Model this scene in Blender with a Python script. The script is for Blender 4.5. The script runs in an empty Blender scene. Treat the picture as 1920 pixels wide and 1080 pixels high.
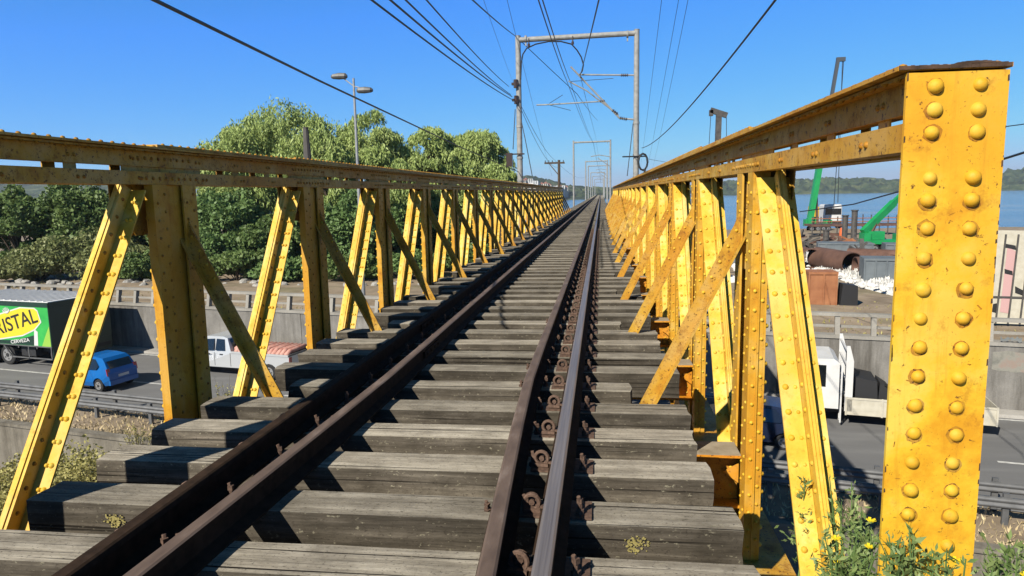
import bpy, bmesh, math, random
import numpy as np
from mathutils import Vector as V, Matrix
R=random.Random(7)
rad=math.radians
scene=bpy.context.scene
COL=scene.collection
# ------------------------------------------------------------------ camera
F,YAW,PITCH,ROLL,CX,CZ=1301.63,.129,.1353,-.0183,1.0878,1.3486
cy,sy,cp,sp=math.cos(YAW),math.sin(YAW),math.cos(PITCH),math.sin(PITCH)
fw=V((-sy*cp,cy*cp,-sp)); rt=V((cy,sy,0)); up=rt.cross(fw)
cr,sr=math.cos(ROLL),math.sin(ROLL)
rt,up=cr*rt+sr*up,-sr*rt+cr*up
EYE=V((CX,0,CZ))
cam=bpy.data.cameras.new('camera'); camo=bpy.data.objects.new('camera',cam); COL.objects.link(camo)
camo.matrix_world=Matrix(((rt.x,up.x,-fw.x,CX),(rt.y,up.y,-fw.y,0),(rt.z,up.z,-fw.z,CZ),(0,0,0,1)))
cam.sensor_width=36; cam.lens=F/1920*36; cam.clip_end=9000; cam.clip_start=.05
scene.camera=camo
def ray(px,py): return rt*((px-960)/F)+up*((540-py)/F)+fw
def at_Y(px,py,y):
    d=ray(px,py); return EYE+d*(y/d.y)
def at_X(px,py,x):
    d=ray(px,py); return EYE+d*((x-CX)/d.x)
def at_Z(px,py,z):
    d=ray(px,py); return EYE+d*((z-CZ)/d.z)
# ------------------------------------------------------------------ materials
ALB=.645
def dim(c): return tuple(x*ALB for x in c)
def mat(name,c=(.5,.5,.5),rough=.6,metal=0,spec=.5):
    c=dim(c)
    m=bpy.data.materials.new(name); m.use_nodes=True
    b=m.node_tree.nodes['Principled BSDF']
    b.inputs['Base Color'].default_value=(*c,1); b.inputs['Roughness'].default_value=rough
    b.inputs['Metallic'].default_value=metal; b.inputs['Specular IOR Level'].default_value=spec
    return m
class N:
    def __init__(s,m): s.t=m.node_tree; s.b=s.t.nodes['Principled BSDF']; s.l=s.t.links
    def add(s,k,**kw):
        n=s.t.nodes.new(k)
        for a,v in kw.items():
            if a in n.inputs: n.inputs[a].default_value=v
            else: setattr(n,a,v)
        return n
    def coord(s,kind='Object',scale=(1,1,1)):
        c=s.add('ShaderNodeTexCoord'); mp=s.add('ShaderNodeMapping'); mp.inputs['Scale'].default_value=scale
        s.l.new(c.outputs[kind],mp.inputs['Vector']); return mp.outputs[0]
    def geo(s,scale=(1,1,1)):
        c=s.add('ShaderNodeNewGeometry'); mp=s.add('ShaderNodeMapping'); mp.inputs['Scale'].default_value=scale
        s.l.new(c.outputs['Position'],mp.inputs['Vector']); return mp.outputs[0]
    def noise(s,vec,scale,detail=6,rough=.6):
        n=s.add('ShaderNodeTexNoise'); n.inputs['Scale'].default_value=scale; n.inputs['Detail'].default_value=detail; n.inputs['Roughness'].default_value=rough
        s.l.new(vec,n.inputs['Vector']); return n.outputs['Fac']
    def ramp(s,fac,stops):
        r=s.add('ShaderNodeValToRGB'); e=r.color_ramp.elements
        while len(e)<len(stops): e.new(.5)
        for q,(p,c) in zip(e,stops): q.position=p; q.color=(*c,1) if len(c)==3 else c
        s.l.new(fac,r.inputs[0]); return r.outputs[0]
    def mix(s,fac,a,b,mode='MIX'):
        m=s.add('ShaderNodeMix',data_type='RGBA',blend_type=mode)
        for k,v in ((0,fac),(6,a),(7,b)):
            if hasattr(v,'links'): s.l.new(v,m.inputs[k])
            elif k==0: m.inputs[0].default_value=v
            else: m.inputs[k].default_value=(*v,1)
        return m.outputs[2]
    def bump(s,h,strength=.3,dist=.01):
        b=s.add('ShaderNodeBump'); b.inputs['Strength'].default_value=strength; b.inputs['Distance'].default_value=dist
        s.l.new(h,b.inputs['Height']); s.l.new(b.outputs[0],s.b.inputs['Normal'])
    def col(s,c): s.l.new(c,s.b.inputs['Base Color'])
    def rgh(s,c): s.l.new(c,s.b.inputs['Roughness'])
def noisy(name,stops,scale=3,rough=.7,bump=.2,dist=.01,stretch=(1,1,1),detail=8,metal=0,geo=False,spec=.4):
    m=mat(name,rough=rough,metal=metal,spec=spec); n=N(m)
    v=n.geo(stretch) if geo else n.coord('Object',stretch)
    f=n.noise(v,scale,detail,.62); n.col(n.ramp(f,[(p,dim(c)) for p,c in stops]))
    if bump: n.bump(f,bump,dist)
    return m
M={}
def paint_steel(name,base,dark,rust,chips=.66,scale=1.0):
    base,dark,rust=dim(base),dim(dark),dim(rust)
    m=mat(name,rough=.55,spec=.3); n=N(m); v=n.geo()
    f0=n.noise(v,.9*scale,4,.6); f1=n.noise(v,3.1*scale,8,.68); f2=n.noise(v,9*scale,8,.72); f3=n.noise(v,38*scale,8,.78); f4=n.noise(n.geo((1,1,.07)),26*scale,8,.75); f5=n.noise(n.geo((1,1,.5)),95*scale,3,.6)
    pale=(min(1,base[0]*1.02),base[1]*1.16,base[2]*3.2)
    c=n.ramp(f1,[(.36,dark),(.48,base),(.60,pale)])
    c=n.mix(n.ramp(f0,[(.42,(0,0,0)),(.62,(.8,.8,.8))]),c,(base[0]*.92,base[1]*.74,base[2]*.6))
    c=n.mix(n.ramp(f4,[(.55,(0,0,0)),(.76,(.5,.5,.5))]),c,(dark[0]*.66,dark[1]*.52,dark[2]*.9))
    c=n.mix(n.ramp(f2,[(chips-.09,(0,0,0)),(chips+.03,(.6,.6,.6))]),c,(dark[0]*.5,dark[1]*.38,dark[2]*.8))
    c=n.mix(n.ramp(f3,[(chips-.05,(0,0,0)),(chips-.03,(.9,.9,.9))]),c,rust)
    c=n.mix(n.ramp(f5,[(.66,(0,0,0)),(.72,(.4,.4,.4))]),c,(dark[0]*.45,dark[1]*.34,dark[2]*.7))
    n.col(c); n.rgh(n.ramp(f2,[(.3,(.48,.48,.48)),(.7,(.75,.75,.75))])); n.bump(f3,.35,.004)
    return m
M['yellow']=paint_steel('yellow_paint',(.85,.52,.028),(.72,.34,.012),(.09,.032,.012),.665)
M['lemon']=paint_steel('lemon_yellow_paint',(.85,.57,.065),(.76,.42,.022),(.09,.032,.012),.675)
M['amber']=paint_steel('amber_yellow_paint',(.75,.42,.032),(.62,.27,.012),(.09,.032,.012),.66)
M['grime']=paint_steel('grimy_yellow_paint',(.56,.29,.018),(.40,.18,.012),(.06,.024,.012),.60,2)
M['rivet']=paint_steel('yellow_rivet_paint',(.82,.52,.03),(.68,.37,.02),(.09,.03,.012),.69,1.6)
M['rivetoldshade']=paint_steel('grimy_shaded_rivet_paint',(.52,.27,.02),(.36,.16,.012),(.06,.022,.01),.60,1.8)  # old chord rivets; on left inner faces the dark tone paints in shade
M['yellowold']=paint_steel('old_yellow_paint',(.65,.37,.035),(.50,.23,.016),(.085,.032,.012),.62)
M['orange']=paint_steel('orange_primer',(.78,.36,.022),(.62,.22,.012),(.07,.025,.01),.62)
M['dust']=noisy('dusty_flange',[(.3,(.24,.19,.12)),(.6,(.40,.34,.25)),(.8,(.45,.27,.08))],7,.9,.3,.005)
M['rustedge']=noisy('rusted_edge',[(.3,(.03,.018,.012)),(.7,(.13,.07,.04))],30,.9,.6)
def wood(name,a,b,c,g=1.0):
    m=mat(name,rough=.9,spec=.08); n=N(m)
    oi=n.add('ShaderNodeObjectInfo')
    co=n.add('ShaderNodeTexCoord'); ad=n.add('ShaderNodeVectorMath',operation='MULTIPLY_ADD')
    n.l.new(oi.outputs['Random'],ad.inputs[0]); ad.inputs[1].default_value=(31,47,13); n.l.new(co.outputs['Object'],ad.inputs[2])
    mp=n.add('ShaderNodeMapping'); mp.inputs['Scale'].default_value=(.45,8,8); n.l.new(ad.outputs[0],mp.inputs[0])
    f=n.noise(mp.outputs[0],2.6,10,.7)
    mp2=n.add('ShaderNodeMapping'); mp2.inputs['Scale'].default_value=(1,1.6,1.6); n.l.new(ad.outputs[0],mp2.inputs[0])
    g2=n.noise(mp2.outputs[0],4.2,9,.72)
    mp3=n.add('ShaderNodeMapping'); mp3.inputs['Scale'].default_value=(.10,15,15); n.l.new(ad.outputs[0],mp3.inputs[0])
    h=n.noise(mp3.outputs[0],3.3,4,.5)
    col=n.ramp(f,[(.28,a),(.5,b),(.72,c)])
    col=n.mix(n.ramp(g2,[(.40,(0,0,0)),(.66,(.8,.8,.8))]),col,a)
    crack=n.ramp(h,[(.33,(1,1,1)),(.39,(0,0,0))]); col=n.mix(crack,col,(.012,.010,.008))
    bv=n.noise(mp2.outputs[0],34,5,.65); sp_=n.ramp(bv,[(.62,(0,0,0)),(.67,(.6,.6,.6))]); col=n.mix(sp_,col,(.27,.25,.18))
    bv=n.noise(mp2.outputs[0],60,5,.7); sp_=n.ramp(bv,[(.36,(.7,.7,.7)),(.42,(0,0,0))]); col=n.mix(sp_,col,(.03,.025,.02))
    hs=n.add('ShaderNodeHueSaturation'); n.l.new(col,hs.inputs['Color'])
    mr=n.add('ShaderNodeMapRange'); mr.inputs['To Min'].default_value=.70; mr.inputs['To Max'].default_value=1.2; n.l.new(oi.outputs['Random'],mr.inputs['Value']); n.l.new(mr.outputs[0],hs.inputs['Value'])
    n.col(hs.outputs[0])
    mx=n.add('ShaderNodeMath',operation='MULTIPLY_ADD'); n.l.new(crack,mx.inputs[0]); mx.inputs[1].default_value=-.6; n.l.new(f,mx.inputs[2])
    n.bump(mx.outputs[0],.75,.012)
    return m
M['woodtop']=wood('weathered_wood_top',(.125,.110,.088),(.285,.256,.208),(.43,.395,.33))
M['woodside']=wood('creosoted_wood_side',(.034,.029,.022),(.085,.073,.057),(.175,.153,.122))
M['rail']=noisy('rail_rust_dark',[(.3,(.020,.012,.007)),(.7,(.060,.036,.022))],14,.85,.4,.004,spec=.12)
M['guard']=noisy('guard_rail_rust',[(.25,(.085,.056,.042)),(.55,(.165,.115,.088)),(.8,(.30,.235,.20))],12,.7,.25,.004,(1,.25,1))
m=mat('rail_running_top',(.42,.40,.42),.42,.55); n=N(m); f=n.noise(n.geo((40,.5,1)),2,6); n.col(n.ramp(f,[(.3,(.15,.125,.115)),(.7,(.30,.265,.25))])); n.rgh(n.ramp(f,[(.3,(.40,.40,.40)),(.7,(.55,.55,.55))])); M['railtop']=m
M['clip']=noisy('clip_rust',[(.3,(.06,.034,.024)),(.7,(.19,.115,.08))],40,.8,.4,.003)
M['asphalt']=noisy('asphalt',[(.3,(.16,.16,.163)),(.55,(.205,.205,.207)),(.75,(.25,.25,.25))],1.2,.85,.1,.005,(.3,1.5,1),geo=True)
n=N(M['asphalt']); o_=n.b.inputs['Base Color'].links[0].from_socket
g=n.noise(n.geo((.05,.9,1)),1.0,5,.6); c=n.mix(n.ramp(g,[(.42,(0,0,0)),(.60,(.7,.7,.7))]),o_,(.11,.11,.112))
g=n.noise(n.geo((.5,.5,1)),.6,9,.75); c=n.mix(n.ramp(g,[(.56,(0,0,0)),(.60,(.35,.35,.35))]),c,(.10,.098,.092))
n.col(c)
M['marking']=noisy('road_paint',[(.35,(.45,.45,.43)),(.6,(.75,.75,.72))],6,.7,0,geo=True)
def concrete(name,a,b,streak=True):
    m=mat(name,rough=.9,spec=.2); n=N(m); v=n.geo(); a,b=dim(a),dim(b)
    f=n.noise(v,.9,8,.65); c=n.ramp(f,[(.3,a),(.7,b)])
    if streak:
        g=n.noise(n.geo((.8,.8,.09)),1.6,9,.72); c=n.mix(n.ramp(g,[(.45,(0,0,0)),(.66,(.9,.9,.9))]),c,(a[0]*.5,a[1]*.48,a[2]*.45))
    h=n.noise(v,22,6,.6); n.col(n.mix(.12,c,n.ramp(h,[(.3,(0,0,0)),(.7,(.8,.8,.8))]),'OVERLAY')); n.bump(h,.3,.01)
    return m
M['concrete']=concrete('stained_concrete',(.20,.19,.175),(.34,.325,.30))
M['concretepale']=concrete('pale_concrete',(.38,.36,.33),(.56,.54,.50),False)
M['concretemid']=concrete('balustrade_concrete',(.28,.265,.235),(.43,.41,.37),False)
M['concretedark']=concrete('dirty_concrete',(.16,.145,.12),(.34,.31,.255))
M['dirt']=noisy('dry_dirt',[(.28,(.19,.145,.095)),(.55,(.34,.265,.185)),(.78,(.46,.375,.27))],.9,.95,.5,.06,geo=True,detail=10)
M['galv']=noisy('galvanised_steel',[(.3,(.30,.31,.32)),(.7,(.46,.47,.48))],7,.5,.05,metal=.35)
M['galvdark']=noisy('dull_barrier_steel',[(.3,(.11,.112,.115)),(.7,(.21,.212,.215))],3,.55,.05,metal=.3,geo=True)
M['pole']=noisy('pole_grey',[(.3,(.27,.27,.26)),(.7,(.45,.45,.43))],5,.6,.1,metal=.2)
M['black']=mat('black_cable',(.012,.012,.013),.5)
M['wire']=mat('overhead_wire',(.05,.052,.06),.5,.3)
M['insul']=mat('insulator_brown',(.06,.035,.025),.3)
M['rubber']=mat('tyre_rubber',(.014,.014,.015),.85)
M['rim']=mat('wheel_rim',(.5,.5,.5),.4,.6)
M['white']=noisy('white_paint',[(.3,(.66,.66,.65)),(.7,(.80,.80,.79))],2,.45,0)
M['cream']=noisy('cream_paint',[(.3,(.52,.48,.38)),(.7,(.68,.64,.53))],4,.6,0)
M['glass']=mat('dark_glass',(.012,.015,.018),.06,0,.8)
M['blue']=mat('blue_car_paint',(.006,.14,.47),.22,.1,.7)
M['silver']=mat('silver_car_paint',(.62,.64,.66),.28,.25,.6)
M['navy']=mat('navy_car_paint',(.012,.018,.045),.16,.1,.8)
M['plastic']=mat('black_plastic',(.02,.02,.022),.6)
M['redlamp']=mat('red_lamp_lens',(.45,.012,.015),.2,0,.7)
M['green']=mat('truck_green',(.012,.20,.055),.45)
M['greendark']=mat('truck_dark_green',(.012,.045,.032),.4)
M['greenbright']=noisy('truck_bright_green',[(.3,(.02,.36,.07)),(.7,(.06,.55,.10))],1.2,.45,0)
M['lime']=mat('truck_lime',(.33,.60,.08),.45)
M['banner']=mat('banner_yellow',(.85,.68,.03),.5)
M['ink']=mat('lettering_black',(.012,.012,.012),.6)
M['roofsheet']=noisy('truck_roof_sheet',[(.3,(.74,.75,.75)),(.6,(.92,.92,.91)),(.8,(.45,.46,.47))],1.3,.5,0,stretch=(.4,2,1))
M['redload']=noisy('red_load',[(.35,(.55,.22,.17)),(.6,(.70,.40,.33))],5,.8,.3,.03)
M['cranegreen']=noisy('crane_green',[(.3,(.010,.27,.075)),(.7,(.02,.38,.11))],1,.45,0)
M['craneboom']=mat('crane_boom_grey',(.07,.08,.09),.5)
M['pipe']=noisy('rusty_pipe',[(.3,(.085,.042,.03)),(.7,(.20,.105,.075))],1.1,.85,.3,.02)
M['container']=noisy('grey_container',[(.3,(.12,.145,.165)),(.7,(.19,.22,.24))],1.4,.7,.1)
M['crate']=noisy('orange_crate',[(.3,(.30,.11,.045)),(.7,(.46,.20,.09))],2,.8,.3,.02)
M['rock']=noisy('white_rock',[(.3,(.80,.79,.76)),(.7,(1.0,.99,.96))],2.5,.9,.4,.05)
M['rockgrey']=noisy('grey_rock',[(.3,(.26,.25,.23)),(.7,(.50,.48,.44))],2.5,.9,.4,.05)
M['bark']=noisy('bark',[(.3,(.05,.035,.022)),(.7,(.13,.095,.065))],6,.9,.5,.03,(1,1,.2))
M['pinkspray']=mat('pink_spray',(.62,.38,.37),.9)
M['graysteel']=noisy('dark_scaffold_steel',[(.3,(.045,.042,.04)),(.7,(.12,.11,.10))],3,.7,.1)
M['orangesafe']=mat('orange_drum',(.75,.16,.04),.6)
M['yellowmachine']=mat('machine_yellow',(.72,.42,.02),.5)
M['flower']=mat('flower_yellow',(.85,.66,.01),.6)
M['roofred']=noisy('house_roof_red',[(.3,(.30,.12,.08)),(.7,(.42,.19,.13))],2,.8,0)
M['lichen']=noisy('yellow_lichen',[(.35,(.24,.20,.06)),(.65,(.42,.36,.13))],40,.95,.5,.004)
def leafmat(name,cols,scale=.35,trans=.25):
    m=mat(name,rough=.55,spec=.3); n=N(m)
    f=n.noise(n.geo(),scale,5,.7); oi=n.add('ShaderNodeNewGeometry')
    c=n.ramp(f,[(.3,cols[0]),(.5,cols[1]),(.7,cols[2])])
    c2=n.mix(n.ramp(oi.outputs['Random Per Island'],[(0,(0,0,0)),(1,(.55,.55,.55))]),c,cols[2])
    n.col(c2)
    tr=n.add('ShaderNodeBsdfTranslucent'); n.l.new(c2,tr.inputs[0]); mx=n.add('ShaderNodeMixShader'); mx.inputs[0].default_value=trans
    n.l.new(n.b.outputs[0],mx.inputs[1]); n.l.new(tr.outputs[0],mx.inputs[2])
    n.l.new(mx.outputs[0],n.t.nodes['Material Output'].inputs[0]); return m
M['willow']=leafmat('willow_leaves',[(.135,.20,.05),(.235,.31,.085),(.36,.43,.15)],.5)
M['darkleaf']=leafmat('dark_leaves',[(.045,.080,.025),(.085,.14,.04),(.15,.205,.06)],.6)
M['midleaf']=leafmat('mid_leaves',[(.06,.11,.03),(.10,.17,.05),(.16,.24,.08)],.6)
M['olive']=leafmat('olive_leaves',[(.09,.12,.04),(.16,.19,.07),(.25,.26,.11)],.7)
M['dry']=leafmat('dry_grass_blades',[(.26,.20,.10),(.40,.31,.17),(.54,.45,.28)],.8,.15)
M['weed']=leafmat('weed_leaves',[(.15,.15,.04),(.27,.25,.08),(.42,.38,.15)],2.0)
M['broom']=leafmat('broom_leaves',[(.045,.095,.025),(.10,.16,.045),(.25,.30,.11)],12)
# ------------------------------------------------------------------ mesh builder
class MB:
    def __init__(s): s.v=[];s.f=[];s.m=[];s.cm=0;s.sm=set()
    def mi(s,i): s.cm=i; return s
    def add(s,vs,fs):
        o=len(s.v); s.v.extend(tuple(p) for p in vs)
        for f in fs: s.f.append([i+o for i in f]); s.m.append(s.cm)
    def box(s,a,b):
        (x0,y0,z0),(x1,y1,z1)=a,b
        if x0>x1:x0,x1=x1,x0
        if y0>y1:y0,y1=y1,y0
        if z0>z1:z0,z1=z1,z0
        s.add([(x0,y0,z0),(x1,y0,z0),(x1,y1,z0),(x0,y1,z0),(x0,y0,z1),(x1,y0,z1),(x1,y1,z1),(x0,y1,z1)],
              [(0,3,2,1),(4,5,6,7),(0,1,5,4),(1,2,6,5),(2,3,7,6),(3,0,4,7)]); return s
    def obox(s,o,ax,ay,az):  # box from corner o and three edge vectors
        o,ax,ay,az=V(o),V(ax),V(ay),V(az)
        p=[o,o+ax,o+ax+ay,o+ay]; p+= [q+az for q in p]
        fs=[(0,3,2,1),(4,5,6,7),(0,1,5,4),(1,2,6,5),(2,3,7,6),(3,0,4,7)]
        if ax.cross(ay).dot(az)<0: fs=[f[::-1] for f in fs]
        s.add(p,fs); return s
    def bar(s,p0,p1,w,h,upv=(0,0,1)):
        p0,p1=V(p0),V(p1); d=(p1-p0).normalized(); u=V(upv)
        if abs(d.dot(u))>.98: u=V((0,1,0))
        a=d.cross(u).normalized()*w; b=a.cross(d).normalized()*h
        return s.obox(p0-a/2-b/2,p1-p0,a,b)
    def tube(s,pts,r,n=8,cap=True):
        pts=[V(p) for p in pts]; rs=r if isinstance(r,(list,tuple)) else [r]*len(pts)
        vs=[];a=None
        for i,p in enumerate(pts):
            d=(pts[min(i+1,len(pts)-1)]-pts[max(i-1,0)]).normalized()
            if a is None:
                a=d.orthogonal().normalized()
            else:
                a=(a-d*a.dot(d)); a=a.normalized() if a.length>1e-6 else d.orthogonal().normalized()
            b=d.cross(a)
            for k in range(n):
                t=2*math.pi*k/n; vs.append(p+(a*math.cos(t)+b*math.sin(t))*rs[i])
        fs=[(i*n+k,i*n+(k+1)%n,(i+1)*n+(k+1)%n,(i+1)*n+k) for i in range(len(pts)-1) for k in range(n)]
        if cap: fs+=[tuple(range(n))[::-1],tuple((len(pts)-1)*n+k for k in range(n))]
        s.add(vs,fs); return s
    def hemi(s,c,nrm,r,n=7,hf=.75,rings=2):
        c,nrm=V(c),V(nrm).normalized(); a=nrm.orthogonal().normalized(); b=nrm.cross(a); vs=[]
        for j in range(rings):
            t=j/rings*math.pi/2
            for k in range(n):
                q=2*math.pi*k/n; vs.append(c+(a*math.cos(q)+b*math.sin(q))*r*math.cos(t)+nrm*r*hf*math.sin(t))
        vs.append(c+nrm*r*hf); fs=[(j*n+k,j*n+(k+1)%n,(j+1)*n+(k+1)%n,(j+1)*n+k) for j in range(rings-1) for k in range(n)]
        fs+=[((rings-1)*n+k,(rings-1)*n+(k+1)%n,rings*n) for k in range(n)]
        k0=len(s.f); s.add(vs,fs); s.sm.update(range(k0,len(s.f))); return s
    def prism(s,poly,off,flip=False):  # polygon list of 3D points extruded by vector off
        p=[V(q) for q in poly]; n=len(p); o=V(off); nr=V((0,0,0))
        for i in range(n): nr+=p[i].cross(p[(i+1)%n])
        if nr.dot(o)>0: fs=[tuple(range(n))[::-1],tuple(range(n,2*n))]+[(i,(i+1)%n,(i+1)%n+n,i+n) for i in range(n)]
        else: fs=[tuple(range(n)),tuple(range(n,2*n))[::-1]]+[(i+n,(i+1)%n+n,(i+1)%n,i) for i in range(n)]
        s.add(p+[q+o for q in p],fs); return s
    def cyl(s,c0,c1,r,n=16): return s.tube([c0,c1],r,n)
    def mesh(s,name,mats,smooth=False):
        me=bpy.data.meshes.new(name); me.from_pydata(s.v,[],s.f); 
        for k in (mats if isinstance(mats,(list,tuple)) else [mats]): me.materials.append(M[k] if isinstance(k,str) else k)
        me.polygons.foreach_set('material_index',s.m)
        if smooth: me.polygons.foreach_set('use_smooth',[True]*len(s.f))
        elif s.sm: me.polygons.foreach_set('use_smooth',[i in s.sm for i in range(len(s.f))])
        me.update(); return me
    def build(s,name,mats,parent=None,smooth=False,loc=None):
        return link(name,s.mesh(name,mats,smooth),parent,loc)
def link(name,me,parent=None,loc=None):
    o=bpy.data.objects.new(name,me); COL.objects.link(o)
    if parent is not None: o.parent=parent
    if loc is not None: o.location=loc
    return o
def tag(o,label,cat,group=None,kind=None):
    if label: o['label']=label
    if cat: o['category']=cat
    if group: o['group']=group
    if kind: o['kind']=kind
    return o
def thing(name,label,cat,loc=(0,0,0),rz=0,group=None):
    o=bpy.data.objects.new(name,None); COL.objects.link(o); o.empty_display_size=.2
    o.location=loc; o.rotation_euler=(0,0,rz); return tag(o,label,cat,group)
def struct(o): o['kind']='structure'; return o
def bevel(o,w,seg=1,angle=40):
    b=o.modifiers.new('edge','BEVEL'); b.width=w; b.segments=seg; b.limit_method='ANGLE'; b.angle_limit=rad(angle)
ORD='first second third fourth fifth sixth seventh eighth ninth tenth eleventh twelfth thirteenth fourteenth fifteenth sixteenth seventeenth eighteenth nineteenth twentieth'.split()
TENS={2:'twenty',3:'thirty',4:'forty'}
def ordinal(i):
    if i<20: return ORD[i]
    t,u=divmod(i+1,10)
    return {2:'twentieth',3:'thirtieth',4:'fortieth'}[t] if u==0 else TENS[t]+'-'+ORD[u-1]

# ------------------------------------------------------------------ road frame
MS=-.21; ROT=math.atan(MS); UH=V((math.cos(ROT),math.sin(ROT),0)); VH=V((-math.sin(ROT),math.cos(ROT),0)); CQ=math.cos(ROT)
def uv(u,v,z): p=UH*u+VH*v; return V((p.x,p.y,z))
VW=26.6*CQ; VG=18.35*CQ; VL=21.7*CQ; VM=16.4*CQ
ZR=-6.0
# ------------------------------------------------------------------ terrain
def ground():
    us=[-2500,-1200,-600,-300,-160,-110]+[-80+4*i for i in range(46)]+[110,140,200,300,600,1200,2500]
    prof=[(-400,-8.2),(-60,-8.2),(-12,-8.1),(0,-8.0),(8,-7.9),(12,-7.75),(VM-1.2,-7.6),(VM-.10,-7.6),(VM,-6.02),(VM+.5,-5.98),(VM+1.2,-6.0),(VG,-6.03),(VG+1,-6.06),(VW,-6.06),(VW+.35,-6.06),(VW+.37,-4.1),(VW+2,-4.0),(VW+4,-4.0),(VW+7,-3.95),(VW+12,-4.0),(VW+18,-4.0),(VW+26,-4.1),(VW+36,-4.2),(VW+50,-4.4),(VW+66,-4.6),(VW+84,-4.7),(VW+92,-8.6),(VW+120,-9.5),(400,-10),(1000,-10),(2600,-10),(6000,-10)]
    vs=[];rr=random.Random(3)
    for v,z in prof:
        for u in us:
            k=.0 if VM-.2<=v<=VW+.4 else .14
            zz=z+rr.uniform(-1,1)*k
            vv=v
            if VW+60<v<VW+130: vv=v-max(0,min(1,(u-30)/120))*0+6*math.sin(u*.05)
            if v>VW+40 and v<VW+100 and u<0: zz=min(zz,-4.4-abs(u)*.004)
            vs.append(uv(u,vv,zz))
    n=len(us); fs=[(j*n+i,j*n+i+1,(j+1)*n+i+1,(j+1)*n+i) for j in range(len(prof)-1) for i in range(n-1)]
    b=MB(); b.add(vs,fs); return struct(b.build('ground','dirt'))
ground()
# dirt gets scattered dry-green patches
n=N(M['dirt']); g=n.noise(n.geo(),.22,6,.65); old=n.b.inputs['Base Color'].links[0].from_socket
n.col(n.mix(n.ramp(g,[(.54,(0,0,0)),(.70,(.6,.6,.6))]),old,(.115,.11,.05)))
b=MB(); U0,U1=-130,90
b.add([uv(U0,VG+.05,ZR),uv(U1,VG+.05,ZR),uv(U1,VW-.62,ZR),uv(U0,VW-.62,ZR)],[(0,1,2,3)]); struct(b.build('road','asphalt'))
b=MB()
for v in (VG+.75,VW-.8): b.add([uv(U0,v-.06,ZR+.004),uv(U1,v-.06,ZR+.004),uv(U1,v+.06,ZR+.004),uv(U0,v+.06,ZR+.004)],[(0,1,2,3)])
u=U0+.6
while u<U1-3: b.add([uv(u,VL-.06,ZR+.004),uv(u+3.6,VL-.06,ZR+.004),uv(u+3.6,VL+.06,ZR+.004),uv(u,VL+.06,ZR+.004)],[(0,1,2,3)]); u+=7.6
struct(b.build('road_markings','marking'))
b=MB(); b.obox(uv(U0,VW-.62,ZR-.1),UH*(U1-U0),VH*.6,V((0,0,.22))); struct(b.build('kerb','concretepale'))
# water
m=mat('river_water',(.020,.052,.115),.16,0,.5); n=N(m); f=n.noise(n.geo((.10,.35,1)),1.0,8,.6); n.bump(f,.55,.5); g=n.noise(n.geo((.004,.03,1)),1,4); n.col(n.ramp(g,[(.38,(.05,.085,.14)),(.54,(.09,.13,.19)),(.64,(.17,.165,.15))])); M['water']=m
b=MB(); b.add([(-4500,70,-8),(4500,70,-8),(4500,6000,-8),(-4500,6000,-8)],[(0,1,2,3)]); struct(b.build('water','water'))
# far bank and wooded hills
def hills(name,x0,x1,y0,y1,hf,seed,mats,step=14,rough=6):
    rr=random.Random(seed); nx=int((x1-x0)/step); ny=max(6,int((y1-y0)/(step*2))); vs=[]
    for j in range(ny+1):
        for i in range(nx+1):
            x=x0+(x1-x0)*i/nx; t=j/ny; y=y0+(y1-y0)*t
            h=hf(x)*math.sin(min(1,t*1.25)*math.pi/2)
            edge=min(1,t*8)
            vs.append((x+rr.uniform(-.4,.4)*step,y+rr.uniform(-.4,.4)*step,-8.3+h+edge*(rr.random()**1.5)*rough))
    n=nx+1; fs=[(j*n+i,j*n+i+1,(j+1)*n+i+1,(j+1)*n+i) for j in range(ny) for i in range(nx)]
    b=MB(); b.add(vs,fs); return struct(b.build(name,mats))
M['farwood']=noisy('far_woodland',[(.38,(.012,.024,.010)),(.5,(.045,.075,.028)),(.64,(.12,.14,.06))],.035,.95,.9,6,geo=True,detail=10)
hills('hills',150,1500,1150,1500,lambda x:min(1,(x-140)/120)*max(6,22+13*math.sin(x*.0062+1.2)+7*math.sin(x*.017)+ .012*max(0,x-350)),5,'farwood',7,11)
hills('hills',-900,60,900,1300,lambda x:11-(.08*max(0,x+20))+ (24*math.exp(-((x+130)/70)**2))+3*math.sin(x*.02),6,'farwood',7,9)
hills('hills',-2600,-700,900,1700,lambda x:max(8,52+22*math.sin(x*.004)+9*math.sin(x*.013)),9,'farwood',16,9)

# ------------------------------------------------------------------ retaining wall and balustrade
t=thing('retaining_wall','long stained grey concrete retaining wall behind the highway','wall',uv(0,VW,ZR),ROT)
b=MB()
for i in range(55):   # cast in panels with open joints
    u=U0+i*4.0; b.box((u+.012,-.0,-.3),(u+3.988,.36,2.20))
o=b.build('wall_face','concrete',t)
b=MB(); b.box((U0,-.05,2.205),(U1,.40,2.32)); b.build('coping','concretemid',t)
t=thing('balustrade','low concrete post and rail balustrade on top of the retaining wall','railing',uv(0,VW+.18,ZR+2.32),ROT)
for k in range(70):
    u=-56+k*1.13; b=MB(); b.obox((u-.08,-.12,0),(.16,0,0),(0,.2,0),(0,.12,.62)); 
    if k==0: pm=b.mesh('post','concretemid')
    o=link('post',pm,t); o.location=((k)*1.13,0,0)
b=MB(); b.box((-57,-.04,.63),(24,.22,.74)); b.build('top_rail','concretemid',t)
b=MB(); b.box((-57,.06,.22),(24,.13,.31)); b.build('middle_rail','concretemid',t)
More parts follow.
